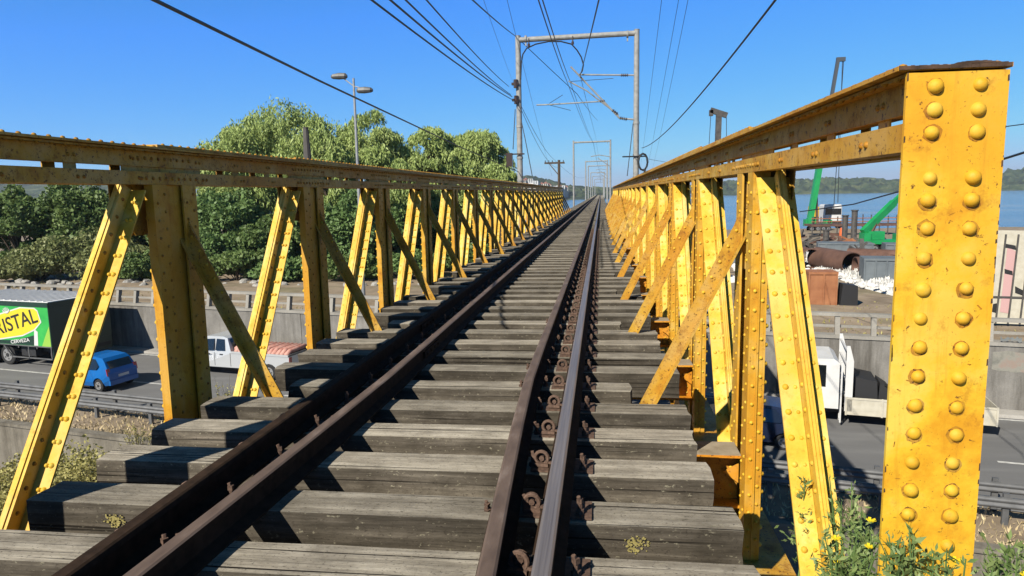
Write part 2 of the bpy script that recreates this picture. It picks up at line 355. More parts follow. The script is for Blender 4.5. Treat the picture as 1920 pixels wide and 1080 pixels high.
# median wall (faces the camera) and guard rails
t=thing('median_wall','low dirty concrete wall holding up the dirt strip before the highway','wall',uv(0,VM,-7.6),ROT)
b=MB(); b.box((-80,-.25,-.6),(60,.0,1.56)); b.build('wall_face','concretedark',t)
b=MB(); b.box((-80,-.31,1.565),(60,.02,1.66)); b.build('wall_cap','concretedark',t)
def guard(v,label,z):
    t=thing('guard_rail',label,'guard rail',uv(0,v,z),ROT,'steel guard rails along the highway')
    prof=[(0,-.155),(.028,-.135),(.055,-.10),(.055,-.055),(.012,-.018),(.012,.018),(.055,.055),(.055,.10),(.028,.135),(0,.155)]
    b=MB(); vs=[(x,-p,.56+q*.78) for x in (-80,60) for p,q in prof]; n=len(prof)
    b.add(vs,[(i,i+1,i+1+n,i+n) for i in range(n-1)]); b.add([(x,y+.006,z_) for x,y,z_ in vs],[(i+n,i+1+n,i+1,i) for i in range(n-1)])
    b.build('beam','galvdark',t,True)
    pm=None
    for k in range(30):
        if pm is None: q=MB(); q.box((-.06,.02,0),(.06,.11,.76)); q.box((-.1,.008,.47),(.1,.018,.69)); pm=q.mesh('post','galvdark')
        o=link('post',pm,t); o.location=(-44+k*2.4,0,0)
guard(VG-.05,'grey steel guard rail standing nearest the lorry and cars on the road edge',-6.0)
guard(VG-.80,'grey steel guard rail on the dirt strip, the one nearer the low wall',-6.05)
# ------------------------------------------------------------------ sleepers
ZS=-.16; SP=.539; Y0=3.027
KY=lambda k: 5.0+2.517*k           # knee brace plane feet
PY=lambda k: 4.83+2.517*k          # truss post centres (k=-1: end post)
NP=22
short=set()
for k in range(NP):
    short.add(math.ceil((KY(k)+.1-Y0)/SP-1e-6))
def sleeper_mesh(seed,detail,half):
    r=random.Random(seed); bm=bmesh.new()
    L,W,H=half*2,.252,.205
    nx=12 if detail else 1; ny=3 if detail else 1; nz=2 if detail else 1
    # surface grid box
    def pt(i,j,k): return (-L/2+L*i/nx, W*j/ny, -H+H*k/nz)
    vd={}
    def gv(i,j,k):
        if (i,j,k) not in vd:
            x,y,z=pt(i,j,k)
            if detail:
                ex=(j in(0,ny))+(k in(0,nz))
                if k==nz: z+=r.uniform(-.0016,.0014)
                if j==0: y+=r.uniform(-.0008,.0012)
                if ex==2 and k==nz: z-=r.uniform(.0015,.0035); y+=(1 if j==0 else -1)*r.uniform(.001,.003)
                if i in(0,nx): x+=r.uniform(-.012,.012)
            vd[i,j,k]=bm.verts.new((x,y,z))
        return vd[i,j,k]
    def fc(q,mi): f=bm.faces.new(q); f.material_index=mi
    for i in range(nx):
        for j in range(ny):
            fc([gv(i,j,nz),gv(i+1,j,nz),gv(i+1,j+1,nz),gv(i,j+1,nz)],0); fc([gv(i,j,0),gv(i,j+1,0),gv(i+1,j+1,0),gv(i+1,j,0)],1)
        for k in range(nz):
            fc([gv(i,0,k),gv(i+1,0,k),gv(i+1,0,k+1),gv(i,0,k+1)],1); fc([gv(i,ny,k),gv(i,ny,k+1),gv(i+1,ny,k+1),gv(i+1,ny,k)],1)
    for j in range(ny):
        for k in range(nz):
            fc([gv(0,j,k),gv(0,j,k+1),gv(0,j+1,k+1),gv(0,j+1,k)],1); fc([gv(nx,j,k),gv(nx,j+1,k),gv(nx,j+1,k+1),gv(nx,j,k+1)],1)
    me=bpy.data.meshes.new('sleeper'); bm.to_mesh(me); bm.free()
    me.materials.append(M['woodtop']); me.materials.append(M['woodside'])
    return me
near_m=[sleeper_mesh(i,True,1.77) for i in range(8)]; short_m=[sleeper_mesh(50+i,True,1.37) for i in range(3)]
far_m=sleeper_mesh(99,False,1.77); farshort=sleeper_mesh(98,False,1.37)
rs=random.Random(11)
XE={0:.02,1:-.02,2:-.04,3:-.01,5:.03}
ns=0
for i in range(-2,298):
    y=Y0+SP*i; sh=i in short
    me=(rs.choice(short_m) if sh else near_m[i%8]) if i<60 else (farshort if sh else far_m)
    o=link('sleeper',me); o.location=(-.075+XE.get(i,rs.uniform(-.035,.035))+(.04 if sh else 0),y+rs.uniform(-.008,.008),ZS)
    o.rotation_euler=(rs.uniform(-.006,.006),rs.uniform(-.003,.003),rs.uniform(-.006,.006))
    vis=i+1   # the first one seen whole is index 0
    if i<-1: lab='weathered timber sleeper lying nearest of all, just below the bottom edge of the view'
    elif i==-1: lab='grey timber sleeper cut by the bottom edge of the photo'
    elif i==0: lab='dark timber sleeper with yellow lichen spots, first one seen whole'
    elif i<44: lab=('shortened' if sh else 'weathered')+f' grey timber sleeper, {ordinal(i)} from the bottom of the photo'
    else: lab='thin weathered timber sleeper far up the track, beyond the forty-fourth one'
    tag(o,lab,'railway sleeper','timber sleepers across the bridge')
    if i==0:
        for (x,y_,rx,rz) in ((-1.36,0,.075,.042),(.90+.33,0,.07,.05)):
            b=MB(); r=random.Random(int(x*100))
            for q in range(80):
                a=r.uniform(0,6.283); d=r.random()**.7; cx_,cz_=x+.075+rx*.9*d*math.cos(a),-.085+rz*.9*d*math.sin(a); s_=r.uniform(.002,.0075)*(1.2-d*.6)
                b.prism([(cx_+s_*1.3*math.cos(k*math.pi/4)*r.uniform(.6,1.2),-.004,cz_+s_*math.sin(k*math.pi/4)*r.uniform(.6,1.2)) for k in range(8)],(0,-.0022-.0002*(q%5),0))
            b.build('lichen','lichen',o)
b=MB()
for i in range(298,620):
    y=Y0+SP*i; b.box((-1.8,y,ZS-.2),(1.72,y+.252,ZS))
tag(b.build('distant_sleepers','woodtop'),'mass of distant timber sleepers merging towards the vanishing point','railway sleepers',None,'stuff')
# ------------------------------------------------------------------ rails
YA,YB=1.2,620
def rail(name,label,x0,top,group,clipped=False,flare=0):
    t=thing(name,label,'rail',(0,0,0),0,group)
    hw=.036
    prof=[(-.07,-.15),(.07,-.15),(.07,-.138),(.014,-.118),(.010,-.045),(hw,-.034),(hw,-.006),(.026,0),(-.026,0),(-hw,-.006),(-hw,-.034),(-.010,-.045),(-.014,-.118),(-.07,-.138)]
    ys=[YA,2.2,3,4,5,6,8,12,20,40,80,160,320,YB]
    def X(y): return x0+flare*max(0,(5.2-y)/2.2)**1.3
    b=MB(); n=len(prof); vs=[(X(y)+px,y,pz) for y in ys for px,pz in prof]
    fs=[];ms=[]
    for j in range(len(ys)-1):
        for k in range(n): fs.append((j*n+k,j*n+(k+1)%n,(j+1)*n+(k+1)%n,(j+1)*n+k)); ms.append(1 if k in (6,7,8) else 0)
    fs.append(tuple(range(n))[::-1]); ms.append(0); fs=[f if i==len(fs)-1 else f[::-1] for i,f in enumerate(fs)]
    b.v=vs; b.f=fs; b.m=ms
    o=b.build('rail_bar',['rail',top],t); o.location=(0,0,-.02 if name=='guard_rail_bar' else 0)
    return t
GX=.873
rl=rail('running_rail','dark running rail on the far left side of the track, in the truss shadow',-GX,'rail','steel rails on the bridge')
rg=rail('check_rail','rusty brown check rail just inside the shaded left running rail',-.532,'guard','steel rails on the bridge',flare=-.06)
rh=rail('check_rail','rusty brown check rail left of the polished rail and its row of clips',.552,'guard','steel rails on the bridge',flare=.085)
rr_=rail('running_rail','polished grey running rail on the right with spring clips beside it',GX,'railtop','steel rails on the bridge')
for t in (rg,rh): t.location.z=-.012
# fishplate joints with bolts
def fish(t,x,y,side):
    b=MB(); b.box((x+side*.016,y-.28,-.112),(x+side*.034,y+.28,-.05))
    for k in range(4): b.hemi((x+side*.034,y-.21+k*.14,-.08),(side,0,0),.018,6)
    b.build('fishplate','rail',t)
fish(rg,-.532,6.3,1); fish(rl,-GX,7.5,1); fish(rh,.552,9.0,-1); fish(rr_,GX,11.5,1)
# base plates, spring clips and screws
bp=MB(); bp.box((-.17,.035,-.0095),(.17,.215,.0)); bpm=bp.mesh('base_plate','clip')
cm=MB()
ring=[]
for k in range(15):
    a=rad(-60+k*300/14); ring.append((math.cos(a)*.042,-.004+.012*k/14,.048+math.sin(a)*.042))
cm.tube(ring,.0125,7)
ring=[]
for k in range(13):
    a=rad(-40+k*280/12); ring.append((math.cos(a)*.036,.032+.012*k/12,.044+math.sin(a)*.036))
cm.tube(ring,.011,7)
cm.cyl((0,.0,.044),(0,.06,.044),.017,8); cm.box((-.045,-.035,0),(.05,.075,.02)); cm.box((.02,-.01,.015),(.075,.05,.032))
clipm=cm.mesh('rail_clip','clip',False)
sm=MB(); sm.cyl((0,0,0),(0,0,.022),.021,6); sm.cyl((0,0,.022),(0,0,.052),.012,6); sm.box((-.012,-.012,.05),(.012,.012,.072)); sm.cyl((.0,.0,.05),(.004,.01,.085),.01,6)
screwm=sm.mesh('rail_screw','clip')
for i in range(-2,46):
    y=Y0+SP*i
    for t,x in ((rr_,GX),(rl,-GX)):
        if t is rl and i>20: continue
        o=link('base_plate',bpm,t,(x,y,-.1505))
        o=link('rail_clip',clipm,t,(x-.115,y+.10+rs.uniform(-.012,.012),-.150)); o.rotation_euler=(rs.uniform(-.2,.05),0,rs.uniform(-.25,.25)); o.scale=(.86,.86,.86)
        o=link('rail_screw',screwm,t,(x+.115,y+.085,-.150)); o.rotation_euler=(0,0,rs.uniform(0,3))
    if i<24:
        for t,x,q in ((rh,.552,1),(rg,-.532,-1)):
            x+=(.085 if t is rh else -.06)*max(0,(5.2-y)/2.2)**1.3
            o=link('rail_screw',screwm,t,(x+q*.098,y+.1+rs.uniform(-.03,.03),-.148)); o.rotation_euler=(rs.uniform(-.15,.15),rs.uniform(-.15,.15),rs.uniform(0,3))
            if i in (0,4,5,9) and t is rh: o=link('rail_screw',screwm,t,(x-q*.092,y+.1,-.150)); o.rotation_euler=(.2,rs.uniform(-.3,.3),1); o.scale=(.9,.9,.62)
# ------------------------------------------------------------------ girders below the sleepers
for s,lab in ((-1,'dark rusty longitudinal girder under the left rails'),(1,'dark rusty longitudinal girder under the right rails')):
    b=MB(); x=s*.95; b.box((x-.012,1.6,-.95),(x+.012,160,-.39)); b.box((x-.16,1.6,-.388),(x+.16,160,-.368)); b.box((x-.16,1.6,-.972),(x+.16,160,-.952))
    tag(b.build('girder','rail'),lab,'girder','girders below the sleepers')
# ------------------------------------------------------------------ trusses
XI,XO=2.03,2.32
YE=PY(NP-1)+.5
def truss(s,label):
    t=thing('truss',label,'bridge truss',(0,0,0),0,'riveted yellow bridge trusses')
    def P(x,y,z): return (s*x,y,z)
    def bx(b,x0,y0,z0,x1,y1,z1): b.box(P(x0,y0,z0),P(x1,y1,z1))
    Y1=2.36
    def rv(b,x,y,z,nx,ny,nz,r=.014,n=6,hf=.8,rg=2): b.mi(2 if (s<0 and nx<0) else 1).hemi(P(x,y,z),(s*nx,ny,nz),r,n,hf,rg); b.mi(0)  # left inner-face rivets take the darker paint, shade put into their colour
    # ---- top chord
    b=MB()
    bx(b,1.997,Y1-.012,1.702,2.326,YE,1.716)                 # cover plate
    bx(b,2.010,4.62,1.7185,2.34,YE,1.736); bx(b,2.018,6.9,1.7365,2.332,YE,1.750)
    for x,sx in ((2.092,1),(2.262,-1)):                     # upper channel faces
        zl_=1.584 if sx==1 else 1.622; bx(b,x-.006,Y1+.01,zl_-.001,x+.006,YE,1.699)
        bx(b,x-.006-(.05 if sx==1 else 0),Y1+.01,1.686,x+.006+(.05 if sx==-1 else 0),YE,1.6985)
        bx(b,x+(.006 if sx==1 else -.07),Y1+.01,zl_,x+(.07 if sx==1 else -.006),YE,zl_+.010)
    for x,sx in ((2.042,1),(2.305,-1)):                     # lower channel faces
        bx(b,x-.007,Y1+.01,1.456,x+.007,YE,1.545)
        bx(b,x+(.007 if sx==1 else -.09),Y1+.01,1.457,x+(.09 if sx==1 else -.007),YE,1.468)
        bx(b,x+(.007 if sx==1 else -.06),Y1+.01,1.533,x+(.06 if sx==1 else -.007),YE,1.544)
    y=Y1+.35; i=0
    while y<YE-.2:                                           # battens across the slot
        bx(b,2.099,y-.05,1.47,2.106,y+.05,1.68); bx(b,2.242,y-.05,1.47,2.250,y+.05,1.68)
        if y<26:
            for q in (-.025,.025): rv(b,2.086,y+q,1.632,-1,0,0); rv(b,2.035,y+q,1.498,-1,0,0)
        y+=.59 if i%4!=3 else .747; i+=1
    for k in range(NP):                                      # gusset rivets in rows of ten
        yc=PY(k)-.06
        bx(b,2.0985,yc-.42,1.472,2.107,yc+.42,1.675)
        if k<9:
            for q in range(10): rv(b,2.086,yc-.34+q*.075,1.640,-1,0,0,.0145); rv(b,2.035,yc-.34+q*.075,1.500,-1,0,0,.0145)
    y=Y1+.05
    while y<34:                                              # rivets through the cover plates, above and below
        for x in (2.035,2.31):
            z=1.718 if y<4.62 else (1.736 if y<6.9 else 1.75)
            rv(b,x,y,z,0,0,1,.016,5,.9)
        rv(b,2.022,y,1.686,0,0,-1,.014,5,.9)
        y+=.105 if y<14 else .14
    b.build('top_chord',['yellowold','rivetoldshade','rivetoldshade'],t)
    # ---- bottom chord
    b=MB()
    for x in (2.05,2.285): bx(b,x-.008,Y1-.02,-1.45,x+.008,YE,-1.15)
    bx(b,2.0,Y1-.02,-1.149,2.34,YE,-1.135); bx(b,2.0,Y1-.02,-1.465,2.34,YE,-1.451)
    b.build('bottom_chord',['yellowold'],t)
    # ---- end post
    b=MB()
    xa,xb=2.027,2.321
    bx(b,xa,Y1-.007,-1.5,xb,Y1+.007,1.695)                    # cover plate facing the approach
    bx(b,xa+.135,Y1+.008,-1.5,xa+.155,Y1+.25,1.69)
    bx(b,xa+.156,Y1+.1,-1.5,xb-.05,Y1+.249,1.45)
    L=[(1758,160),(1755,206),(1752,248),(1744,331),(1742,377),(1739,429),(1736,486),(1729,543),(1727,599),(1723,655),(1719,709),(1716,763),(1712,817),(1708,872),(1705,922),(1700,970)]
    Rr=[(1841,160),(1838,203),(1834,245),(1829,333),(1825,377),(1821,427),(1815,485),(1810,543),(1806,600),(1803,655),(1799,710),(1795,767),(1790,818),(1785,871),(1780,922),(1775,970)]
    zs=[(at_Y(*p,Y1-.02).z+at_Y(*q,Y1-.02).z)/2 for p,q in zip(L,Rr)]
    zs+=[zs[-1]-.1*j for j in range(1,16)]
    rj=random.Random(5)
    for z in zs:
        for x in (xa+.083,xb-.083): rv(b,x+rj.uniform(-.003,.003),Y1-.006,z+rj.uniform(-.003,.003),0,-1,0,.0228*rj.uniform(.92,1.07),18,rj.uniform(.72,1.0),4)
    b.mi(2)
    for z in zs:
        for x in (xa+.083,xb-.083):
            if rj.random()<.62:
                q=rj.uniform(.88,1.0); ox,oz=rj.uniform(-.002,.001),rj.uniform(-.005,.001)
                b.prism([P(x+ox+.030*q*math.cos(k*math.pi/8)*rj.uniform(.86,1.08),Y1-.0072,z+oz+.030*q*math.sin(k*math.pi/8)*rj.uniform(.86,1.08)) for k in range(16)],(0,-.0008,0))
    for k in range(26):
        x,z,a,l=rj.uniform(xa+.02,xb-.02),rj.uniform(0,1.6),rj.uniform(0,3.1),rj.uniform(.004,.02)
        b.prism([P(x,Y1-.0072,z),P(x+l*math.cos(a),Y1-.0072,z+l*math.sin(a)),P(x+l*math.cos(a)+.003,Y1-.0072,z+l*math.sin(a)+.003),P(x+.004,Y1-.0072,z+.003)],(0,-.0005,0))
    b.mi(3)
    for k in range(40):
        z=rj.uniform(-.2,1.69); x=rj.choice((xa,xb)); w_=rj.uniform(.002,.006); h_=rj.uniform(.006,.03); x0=x if x==xa else x-w_
        b.prism([P(x0,Y1-.0072,z),P(x0+w_,Y1-.0072,z+.003),P(x0+w_*.8,Y1-.0072,z+h_),P(x0,Y1-.0072,z+h_*.9)],(0,-.0005,0))
    b.mi(0)
    e=b.build('end_post',['yellow','rivet','grime','rustedge'],t)
    b=MB(); r=random.Random(3)
    for q in range(28):
        x=xa-.028+q*.0115; bx(b,x,Y1-.014-r.uniform(.001,.004),1.704,x+.0113,Y1-.0125,1.7145+r.uniform(0,.003))
    for q in range(10): x=xa+.14+q*.012; bx(b,x,Y1-.016,1.7165,x+.0117,Y1+.04,1.718+.005*math.sin((q+.5)/10*3.14)+r.uniform(0,.002))
    b.build('rusted_cap','rustedge',e)
    # ---- members shared by all panels (built at y=0 = post centre)
    def lip(b,y0,y1,x,z0,z1,nx,step,cols,r=.0125,n=6):
        z=z0
        while z<z1:
            for j,c in enumerate(cols): rv(b,x,y0+(y1-y0)*c,z+(step/2 if j%2 else 0),nx,0,0,r,n)
            z+=step
    def post(detail):
        b=MB(); h0,h1=-1.15,1.455; n=6 if detail else 4
        T=2.140 if s>0 else 2.100
        for ya,yb in ((-.265,-.10),(.09,.265)):               # flange legs facing the track and outwards
            bx(b,2.036,ya,h0,2.050,yb,h1); bx(b,T-.014,ya,h0,T,yb,h1)
        bx(b,T-.030,-.2505,h0,T-.018,.2505,h1)                   # recessed web
        for ye in (-.265,.251): bx(b,2.0505,ye,h0,T-.0145,ye+.014,h1)                 # end plates
        step=.125 if detail else .25
        lip(b,-.265,-.10,2.036,h0+.1,h1-.04,-1,step,(.28,.78),n=n); lip(b,.09,.265,2.036,h0+.1,h1-.04,-1,step,(.25,.75),n=n)
        lip(b,-.265,-.10,T,h0+.1,h1-.04,1,step,(.3,),n=n); lip(b,.09,.265,T,h0+.1,h1-.04,1,step,(.7,),n=n)
        if s>0: bx(b,2.084,-.2755,h0,2.096,-.2655,h1)
        z=h0+.1
        while z<h1-.04:
            if s>0: rv(b,2.066,-.265,z,0,-1,0,.0135,n); rv(b,2.114,-.265,z+step/2,0,-1,0,.0135,n)
            rv(b,T,-.243,z+.02,1,0,0,.020,n,1.15); z+=step
        return b.mesh('post',['amber','rivet','rivetoldshade'])
    def diag(detail):
        # leans towards the camera: y = -.31 - .575*(1.455-z)
        b=MB(); h0,h1=-1.2,1.452; n=6 if detail else 4
        g=.64; ln=math.sqrt(1+g*g); dn=V((0,-1/ln,-g/ln)) if False else V((0,-1/ln,g/ln))  # in-plane normal facing the camera
        def plate(x0,x1,o0,o1):                               # between offsets o0..o1 along dn
            pts=[]
            for z in (h0,h1):
                for o in (o0,o1): pts.append((-.40-g*(h1-z)+dn.y*o,z+dn.z*o))
            (y00,z00),(y01,z01),(y10,z10),(y11,z11)=pts
            vs=[P(x0,y00,z00),P(x1,y00,z00),P(x1,y01,z01),P(x0,y01,z01),P(x0,y10,z10),P(x1,y10,z10),P(x1,y11,z11),P(x0,y11,z11)]
            fs=[(0,3,2,1),(4,5,6,7),(0,1,5,4),(1,2,6,5),(2,3,7,6),(3,0,4,7)]
            o=V(vs[1])-V(vs[0]); q=V(vs[3])-V(vs[0]); w_=V(vs[4])-V(vs[0])
            if o.cross(q).dot(w_)<0: fs=[f[::-1] for f in fs]
            b.add(vs,fs)
        ws=.042 if s>0 else .060; xw=2.140; xs=xw+ws+.020
        plate(2.035,2.138,-.075,-.062); plate(xs,xs+.048,-.075,-.062); plate(xw+ws*.2,xs,-.0755,-.070)     # flange plates
        plate(xw,xw+ws*.30,-.076,.026); plate(xw+ws*.33,xw+ws*.67,-.0765,.034); plate(xw+ws*.70,xw+ws,-.077,.026)  # web stack
        z=h0+.15; i=0
        while z<h1-.08:
            yy=-.40-g*(h1-z)
            def at(x,o): return (x,yy+dn.y*o,z+dn.z*o)
            st=.115 if detail else .23
            b.mi(1)
            b.hemi(P(*at(2.066,-.062)),(0,dn.y,dn.z),.0175,n+2,.9)
            b.hemi(P(*at(2.116 if s>0 else 2.095,-.062)),(0,dn.y,dn.z),.0115 if s>0 else .0145,n,.8 if s>0 else 1.2) if i%1==0 else 0
            b.hemi(P(*at(xs+.022,-.062)),(0,dn.y,dn.z),.0135,n,.8)
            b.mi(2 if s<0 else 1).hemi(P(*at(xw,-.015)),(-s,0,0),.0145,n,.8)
            b.mi(0); z+=st; i+=1
        return b.mesh('diagonal',['lemon','rivet','rivetoldshade'])
    def knee():
        b=MB(); y=.12
        a,c=V((2.03,0,1.17)),V((1.350,0,-.205)); d=(c-a).normalized(); nn=V((-d.z,0,d.x))   # nn: towards outer/lower side
        if nn.x<0: nn=-nn
        w=.098
        def q(p,yy): return P(p.x,yy,p.z)
        A,B_,C_,D=a,c,c+nn*w-d*.0,a+nn*w
        pts=[A,c+d*(-.02),c+nn*w+d*.035,D]
        b.prism([q(p,y) for p in pts],(0,.012,0))
        e=[D-nn*.012,c+nn*(w-.012)+d*.03,c+nn*w+d*.035,D]       # outstanding leg towards the camera
        b.prism([q(p,y) for p in e],(0,-.062,0))
        # curved gusset at the top
        cur=[V((2.062,0,1.45)),V((2.056,0,1.33)),V((2.035,0,1.20)),V((1.995,0,1.09)),V((1.93,0,.968))]
        poly=[P(p.x,y+.013,p.z) for p in cur]+[q(V((2.035,0,.93)),y+.013),q(V((2.06,0,.80)),y+.013),q(V((2.12,0,.80)),y+.013),q(V((2.12,0,1.45)),y+.013)]
        b.prism(poly,(0,.012,0))
        b.mi(1)
        for z in (.9,1.0,1.1,1.2,1.3,1.4): b.hemi(P(2.085,y+.012,z),(0,-1,0),.013,6)
        for k in range(5): p=a+d*(.1+k*.12)+nn*.03; b.hemi(P(p.x,y,p.z),(0,-1,0),.013,6)
        b.mi(0)
        return b.mesh('knee_brace',['orange','rivet'] if False else ['yellowold','rivet'])
    def floorbeam():
        b=MB(); x0,x1=1.14,2.034
        bx(b,x0,-.012,-.815,x1,.012,-.475); bx(b,x0,-.13,-.474,x1,.13,-.456); bx(b,x0,-.13,-.834,x1,.13,-.816)
        b.mi(2); bx(b,x0,-.128,-.4555,x1,.128,-.452); b.mi(0)
        b.prism([P(1.93,-.06,-.60),P(2.034,-.06,-.54),P(2.034,-.06,-.68)],(0,.012,0))
        b.mi(1)
        for k in range(5):
            b.hemi(P(1.99,-.012,-.52-k*.065),(0,-1,0),.012,6)
        b.mi(0)
        return b.mesh('floor_beam',['orange','rivet','dust'])
    def gusset():
        b=MB()
        b.prism([P(2.178,-.44,1.46),P(2.178,.30,1.46),P(2.178,.30,1.10),P(2.178,-.28,1.10),P(2.178,-.45,1.29)],(s*.008,0,0))
        b.prism([P(2.236,-.44,1.46),P(2.226,.30,1.46),P(2.226,.30,1.10),P(2.226,-.28,1.10),P(2.226,-.45,1.29)],(s*.008,0,0))
        return b.mesh('gusset_plate',['yellowold'])
    hi=(post(True),diag(True)); lo=(post(False),diag(False)); km,fm,gm=knee(),floorbeam(),gusset()
    for k in range(NP):
        pm,dm=hi if k<9 else lo
        for nm,me in (('post',pm),('diagonal',dm),('knee_brace',km),('floor_beam',fm),('gusset_plate',gm)): link(nm,me,t,(0,PY(k),0))
    return t
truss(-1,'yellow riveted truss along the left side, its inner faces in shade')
truss(1,'yellow riveted truss along the right side, with the big studded end post')
# abutment under the near end
b=MB(); b.box((-5,-4,-8.4),(6,2.9,-1.6)); b.box((-5,2.0,-1.6),(-2.5,2.9,-1.0)); b.box((2.45,2.15,-1.6),(6,2.9,-.55))
o=b.build('abutment','concretedark'); tag(o,'weathered concrete abutment under the near end of the bridge','abutment'); bevel(o,.03)
# ------------------------------------------------------------------ catenary portals
def portal(y,xl,xr,ztop,zl,zr,label,r,full):
    t=thing('catenary_portal',label,'railway gantry',(0,0,0),0,'overhead line portals over the track')
    zb=-3.5
    for x,z in ((xl,zl),(xr,zr)):
        b=MB(); b.tube([(x,y,zb),(x,y,z)],[r*1.12,r*.95],12); b.cyl((x,y,z),(x,y,z+.02),r*1.02,12)
        if full:
            for q in (1.9,2.9,4.3): b.cyl((x,y,q),(x,y,q+.10),r*1.18,12)
        b.build('column','pole',t)
    b=MB(); b.tube([(xl+r*.5,y,ztop-.06),(xr-r*.5,y,ztop+.0)],r*.92,12)
    for x in (xl+.35,xr-.4): b.cyl((x-.04,y,ztop-.03),(x+.04,y,ztop-.03),r*1.25,12); b.box((x-.03,y-.04,ztop-r*2.6),(x+.03,y+.04,ztop-r))
    b.build('crossbeam','pole',t)
    return t
G1=31.93
def g1(px,py): p=at_Y(px,py,G1); return p
a,c=g1(971,68),g1(1194,56)
t=portal(G1,a.x,c.x,(a.z+c.z)/2-.12,a.z,c.z,'large grey tubular portal nearest the camera with arms and hanging cable loop',.125,True)
def steel_tube(nm,pts,r,m,n=8): b=MB(); b.tube([g1(*p) if len(p)==2 else p for p in pts],r,n); return b.build(nm,m,t)
steel_tube('upper_arm',[(1190,141),(1088,140)],.035,'pole')
steel_tube('bracket_tube',[(1188,224),(1162,222),(1090,146),(1070,125)],.04,'pole')
steel_tube('bracket_tube',[(1160,216),(1100,170),(1066,152)],.03,'pole')
steel_tube('registration_arm',[(1130,190),(1030,196),(1006,197)],.03,'pole')
steel_tube('tie_rod',[(1150,147),(1068,153)],.012,'wire',5); steel_tube('tie_rod',[(1055,178),(1030,194)],.012,'wire',5); steel_tube('tie_rod',[(1070,207),(1031,197)],.012,'wire',5)
def insul(p,q,n=4,r=.075):
    b=MB(); p,q=g1(*p),g1(*q); d=(q-p)
    b.tube([p,q],r*.45,8)
    for k in range(n):
        c=p+d*((k+.5)/n); b.cyl(c-d.normalized()*.016,c+d.normalized()*.016,r,10)
    b.build('insulator','insul',t)
insul((1178,141),(1164,141)); insul((1176,224),(1162,221)); insul((1158,214),(1148,206),3); insul((1134,189),(1124,190),3,.06)
loop=[(977,150),(978,120),(981,103),(988,92),(1005,84),(1030,79),(1052,79),(1072,84),(1082,95),(1090,108),(1094,122),(1092,134),(1086,142)]
b=MB(); b.tube([g1(*p)+V((0,-.14,0)) for p in loop],.03,7); b.build('cable_loop','black',t)
for p in ((992,86),(1074,82)):
    b=MB(); q=g1(*p); b.cyl(q+V((0,-.1,.05)),q+V((0,-.1,.3)),.03,6); b.cyl(q+V((0,-.14,-.06)),q+V((0,-.14,.06)),.06,8); b.build('cable_hanger','insul',t)
for px,py in ((969,158),(970,188)):
    b=MB(); q=g1(px,py); b.cyl(q+V((-.03,-.15,-.18)),q+V((-.03,-.15,.18)),.10,8); b.box(q+V((-.22,-.2,-.05)),q+V((.1,.0,.05))); b.build('insulator','insul',t)
# junction gear on the column feet
b=MB(); q=g1(960,300); b.box(q+V((-.22,-.3,-.3)),q+V((.05,-.05,.3))); b.cyl(q+V((-.3,-.2,.25)),q+V((.6,-.2,.25)),.03,6); b.build('junction_box','insul',t)
b=MB()
q=g1(1205,304); b.tube([q+V((.20*math.cos(a),-.2,.36*math.sin(a))) for a in [k*math.pi/6 for k in range(13)]],.045,6); b.tube([q+V((.08,-.2,-.3)),q+V((.08,-.2,-.9))],.05,6); b.cyl(q+V((-.9,-.15,.25)),q+V((.1,-.15,.25)),.03,6); b.build('cable_coil','black',t)
for i,(y,pl,pr,pt) in enumerate(((102,1075.3,1144.6,264),(172,1098,1139,302),(197,1103,1138,311),(262,1107.5,1133.5,324),(330,1111,1132.5,331),(410,1114.5,1131.5,337),(520,1117,1131,343))):
    a,c=at_Y(pl,pt,y),at_Y(pr,pt-2,y)
    tt=portal(y,a.x,c.x,c.z-.2,a.z,c.z,f'grey tubular portal far along the track, {ORD[i+1]} from the camera',.13 if i==0 else .15,False)
    if i<4:
        b=MB(); b.tube([(c.x,y,c.z-2.4),(c.x-1.6,y,c.z-2.1),(c.x-2.8,y,c.z-2.3)],.06,6); b.tube([(c.x,y,c.z-3.8),(c.x-1.8,y,c.z-2.5)],.06,6); b.build('bracket_arm','pole',tt)
# ------------------------------------------------------------------ overhead wires
def wire(pts,r,label,sag=0,m='wire',n=24):
    pts=[V(p) for p in pts]; out=[]
    for a,c in zip(pts[:-1],pts[1:]):
        L=(c-a).length
        for k in range(n): f=k/n; p=a.lerp(c,f); p.z-=sag*4*f*(1-f)*L; out.append(p)
    out.append(pts[-1]); b=MB(); b.tube(out,r,6)
    tag(b.build('overhead_wire',m,None,True),label,'cable',"overhead wires and cables")
W=at_Y
wire([W(170,-62,4.2),W(290,0,5.2),W(600,152,10.5),W(868,278,25),W(972,322,31.8)],.017,'thick black cable swooping from the upper left down to the portal foot',0,'black',6)
gl=lambda x,y: g1(x,y)+V((0,-.15,0))
wire([W(650,-36,9),gl(960,187)],.017,'lower of two dark cables sloping to the left portal column insulator',.004)
wire([W(690,-36,9),gl(961,182)],.017,'upper of two dark cables sloping to the left portal column insulator',.004)
wire([W(730,-30,9),gl(958,178)],.014,'thinner cable just above the close pair reaching the left portal column',.004)
wire([W(770,-34,9),gl(955,163)],.012,'thin cable reaching the left portal column at its upper insulator',.004)
wire([W(860,-24,12),g1(967,68),W(1082,176,40),W(1121,226,102)],.016,'wire passing the top left corner of the portal and running on down the track',.002)
wire([W(1000,-30,11),W(1062,150,31.9),W(1112,268,102),W(1124,322,172),W(1127,345,330)],.013,'left one of the twin wires hanging over the track centre',.004)
wire([W(1008,-30,11),W(1068,150,31.9),W(1113,268,102),W(1124.4,322,172),W(1127,345,330)],.013,'right one of the twin wires hanging over the track centre',.004)
